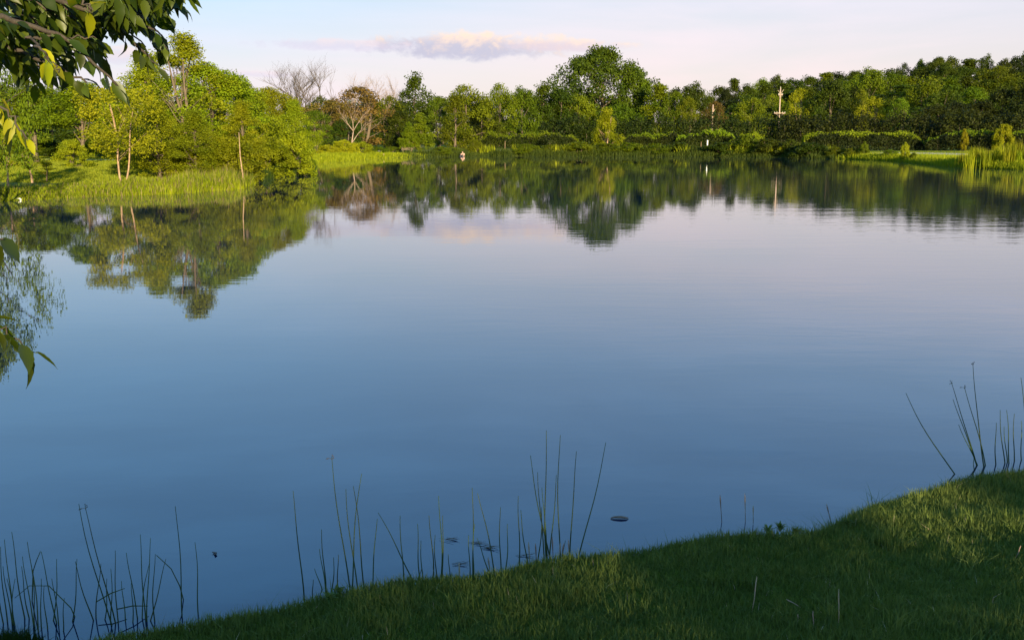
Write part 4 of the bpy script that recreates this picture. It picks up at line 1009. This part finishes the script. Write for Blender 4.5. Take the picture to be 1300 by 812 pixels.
# ------------------------------------------------------------------ overhanging tree beside the camera
def leaf_mesh(L, W, curl, seed):
    rd = random.Random(seed); n = 9; vs = []; fs = []
    for i in range(n + 1):
        u = i / n; wd = W * .5 * sin(min(1, u * 1.04) ** .8 * pi) ** .9 * (1 + (.07 if i % 2 else -.05)) if 0 < i < n else .0006
        y = L * u; z = -curl * L * u * u + .03 * L * sin(u * 6 + seed); fold = .35 * wd
        vs += [(-wd, y, z + fold), (0, y, z), (wd, y, z + fold * .8)]
        if i:
            b = 3 * i - 3; fs += [(b, b + 1, b + 4, b + 3), (b + 1, b + 2, b + 5, b + 4)]
    me = np_mesh('leaf', vs, fs, M['near'], [rd.random()] * len(fs), smooth=True); return me


LEAVES = [leaf_mesh(.075 + .012 * (i % 3), .034 + .006 * (i % 4), .10 + .12 * (i % 3), i) for i in range(8)]
YELLOW = []
for q_ in LEAVES[:3]: YELLOW.append(q_.copy()); YELLOW[-1].materials[0] = M['near_yellow']
NARROW = [leaf_mesh(.080, .018, .25, 20), leaf_mesh(.065, .014, .1, 23)]
tree = empty('overhanging_tree', (-3.4, 1.6, gz(-3.4, 1.6)), 0, 'leafy tree whose branches hang into the upper left corner', 'tree')
T0 = tree.location.copy()
tk = MB(); crown0 = Vector((.1, .2, 4.0))
tk.tube([(0, 0, -.3), (.02, .03, .8), (.08, .1, 2.0), (.05, .2, 3.2), (.0, .2, 4.6)], [.22, .17, .14, .11, .05], 10); tk.build('trunk', M['bark'], tree)
nl = [0]; extra = []
def near_branch(pts_px, leaves, r0, root=None, narrow=False, big=1.0, drop=.55, single=True, yel=.0):
    """branch through picture points (px, py, depth); leaves hang alternately from it"""
    w3 = [P(a, b, Y=c) - T0 for a, b, c in pts_px]
    if root is not None: w3 = [Vector(root)] + w3
    dense = []
    for i in range(len(w3) - 1):
        for k in range(6): dense.append(w3[i].lerp(w3[i + 1], k / 6) + Vector((random.uniform(-1, 1), random.uniform(-1, 1), random.uniform(-1, 1))) * .006)
    dense.append(w3[-1]); N = len(dense) - 1
    mb = MB(); mb.tube(dense, [r0 * (1 - .85 * i / N) + .001 for i in range(N + 1)], 6)
    br = mb.build('branch', M['twig'], tree)
    start = 6 if root is not None else 0
    for k in range(leaves):
        u = start + (N - start) * (k + .5) / leaves; i = min(N - 1, int(u)); p = dense[i].lerp(dense[i + 1], u - i); d = (dense[i + 1] - dense[i]).normalized()
        side = 1 if k % 2 else -1
        dirv = (d * .6 + d.cross(Vector((0, 0, 1))) * side * .7 + Vector((random.uniform(-.5, .5), random.uniform(-.5, .5), -drop * random.uniform(.4, 1.5)))).normalized()
        up = Vector((random.gauss(0, .6), random.gauss(0, .6), 1)); xx = dirv.cross(up).normalized(); zz = xx.cross(dirv)
        pet = random.uniform(.008, .02)
        me = random.choice(NARROW if narrow else (YELLOW if random.random() < yel else LEAVES)); s = big * random.uniform(.40, .72)
        Mx = Matrix((xx, dirv, zz)).transposed().to_4x4(); Mx.translation = p + dirv * pet; Mx = Mx @ Matrix.Diagonal((s, s, s, 1)); nl[0] += 1
        if single: o = link_mesh('leaf', me, tree); o.matrix_local = Mx
        else: extra.append((me, Mx))
        pm = MB(); pm.tube([p, p + dirv * (pet + .004)], [.0011, .0009], 4); stalks.append(pm)
    return br
stalks = []
R1 = Vector((.05, .15, 2.6)); R2 = Vector((.04, .18, 3.0))
near_branch([(-120, -60, 2.2), (0, -20, 2.3), (110, 12, 2.4), (200, 40, 2.5)], 24, .012, R1)
near_branch([(-100, 0, 2.1), (0, 20, 2.2), (90, 50, 2.3), (150, 110, 2.35)], 24, .010, R1)
near_branch([(-60, -70, 2.6), (60, -30, 2.7), (150, -10, 2.7), (215, 5, 2.8)], 24, .011, R2)
near_branch([(-80, 30, 2.4), (-10, 50, 2.5), (60, 80, 2.5), (110, 105, 2.5)], 18, .009, R1)
near_branch([(40, -30, 2.5), (110, 0, 2.5), (165, 50, 2.55), (200, 82, 2.6)], 20, .008)
near_branch([(0, -20, 2.9), (60, 10, 2.9), (100, 40, 3.0), (125, 70, 3.0)], 20, .008)
near_branch([(20, -60, 2.6), (90, -40, 2.6), (170, -25, 2.7), (235, -14, 2.7)], 16, .007)
near_branch([(-20, -20, 2.6), (20, 10, 2.6), (50, 30, 2.7), (70, 62, 2.7)], 16, .006)
near_branch([(30, -20, 3.1), (90, 10, 3.1), (140, 20, 3.1), (185, 60, 3.1)], 20, .007)
near_branch([(-30, -10, 3.3), (30, 5, 3.3), (80, 20, 3.3), (130, 35, 3.3)], 20, .006)
near_branch([(120, -20, 2.9), (150, 0, 2.9), (180, 20, 2.9), (205, 45, 2.9)], 12, .005)
near_branch([(190, -45, 2.7), (208, -22, 2.7), (222, -12, 2.7), (238, -4, 2.7)], 5, .003, narrow=True)
near_branch([(-60, 80, 2.0), (-20, 112, 2.0), (8, 138, 2.0), (34, 176, 2.0)], 17, .004, R1 - Vector((0, 0, .6)), big=.9, drop=1.0, yel=.85)
near_branch([(40, 50, 2.1), (55, 66, 2.05), (62, 78, 2.05), (74, 92, 2.05)], 5, .002, drop=1.0, yel=.9)
near_branch([(90, -10, 2.2), (104, 2, 2.2), (112, 8, 2.2), (118, 14, 2.2)], 3, .002, drop=.6, yel=.9)
near_branch([(-60, 285, 2.0), (-40, 292, 2.0), (-18, 298, 2.0), (4, 303, 2.0)], 5, .003, R1 - Vector((0, 0, 1.2)), drop=.15, big=1.25)
near_branch([(-60, 380, 1.9), (-25, 402, 1.9), (6, 418, 1.9), (40, 450, 1.9)], 14, .003, R1 - Vector((0, 0, 1.5)), big=1.0)
near_branch([(-300, -300, 2.0), (-200, -260, 2.4), (-100, -200, 2.9), (0, -160, 3.3)], 24, .02, R2 + Vector((0, 0, .6)))
near_branch([(-300, -100, 1.7), (-200, -60, 1.8), (-120, -20, 1.9), (-60, 10, 2.0)], 16, .01, R1)
for k in range(100):
    x0 = random.uniform(-60, 195); y0 = random.uniform(-70, 62 - .28 * max(0, x0)); dd = random.uniform(2.3, 3.4); a = random.uniform(-.2, 1.1); L = random.uniform(50, 95)
    L = min(L, 232 - x0)
    near_branch([(x0, y0, dd), (x0 + L * .5 * cos(a), y0 + L * .5 * sin(a), dd + .03), (x0 + L * cos(a), y0 + L * sin(a) + 6, dd + .05)], 15, .003, single=False)
sm = MB()
for p_ in stalks:
    b = len(sm.v); sm.v += p_.v; sm.f += [tuple(b + i for i in f) for f in p_.f]
tag(sm.build('leaf_stalks', M['reed'], tree), kind='stuff')
ev, ef, et, b = [], [], [], 0
for me, Mx in extra:
    co = np.empty(len(me.vertices) * 3, np.float32); me.vertices.foreach_get('co', co); co = co.reshape(-1, 3); A4 = np.array(Mx)
    ev.append(co @ A4[:3, :3].T + A4[:3, 3]); fa = np.array([tuple(p.vertices) for p in me.polygons]); ef.append(fa + b); b += len(co); et += [random.random()] * len(fa)
tag(link_mesh('inner_leaves', np_mesh('inner_leaves', np.concatenate(ev), np.concatenate(ef), M['near'], et, smooth=True), tree), kind='stuff')
print('near leaves', nl[0])

# ------------------------------------------------------------------ trees on the bank behind the camera; unseen, heights and gaps shaped to shade the near bank
for i, (t, lat, H, W, kk) in enumerate([(27, -12, 7.5, 8, 'round'), (29, -7.5, 8, 7, 'round2'), (27, -3.6, 6.4, 6.0, 'round'), (28, -.9, 6.2, 4.2, 'round2'), (31, -1.0, 6.5, 8, 'thin'), (28, 1.9, 5.1, 5.2, 'round'), (28.5, 4.0, 4.9, 4.4, 'round2'), (29, 4.3, 10.9, 4.8, 'high'), (30, 7.6, 7.6, 6.8, 'round'), (31, 5.4, 4.8, 5, 'round2'),
                                       (27, 11.5, 5.8, 7, 'oak2'), (33, 16, 7, 8, 'round'), (37, -4.0, 10, 8, 'thin'), (37, -9, 9, 8, 'round2'), (38, 11, 6.8, 8, 'round'), (36, 22, 8, 9, 'oak2')]):
    sx, sy = sin(SUN_AZ), cos(SUN_AZ); x = t * sx - lat * sy; y = t * sy + lat * sx
    K[kk].place(x, y, H, W, 'unseen leafy tree behind the camera, shaped to shade the near bank', 'unseen shade trees behind the camera', rz=i * 1.3)
print('script done', len(bpy.data.objects), 'tris', sum(len(p.vertices) - 2 for me in bpy.data.meshes for p in me.polygons) if False else sum(len(me.loops) - 2 * len(me.polygons) for me in bpy.data.meshes))
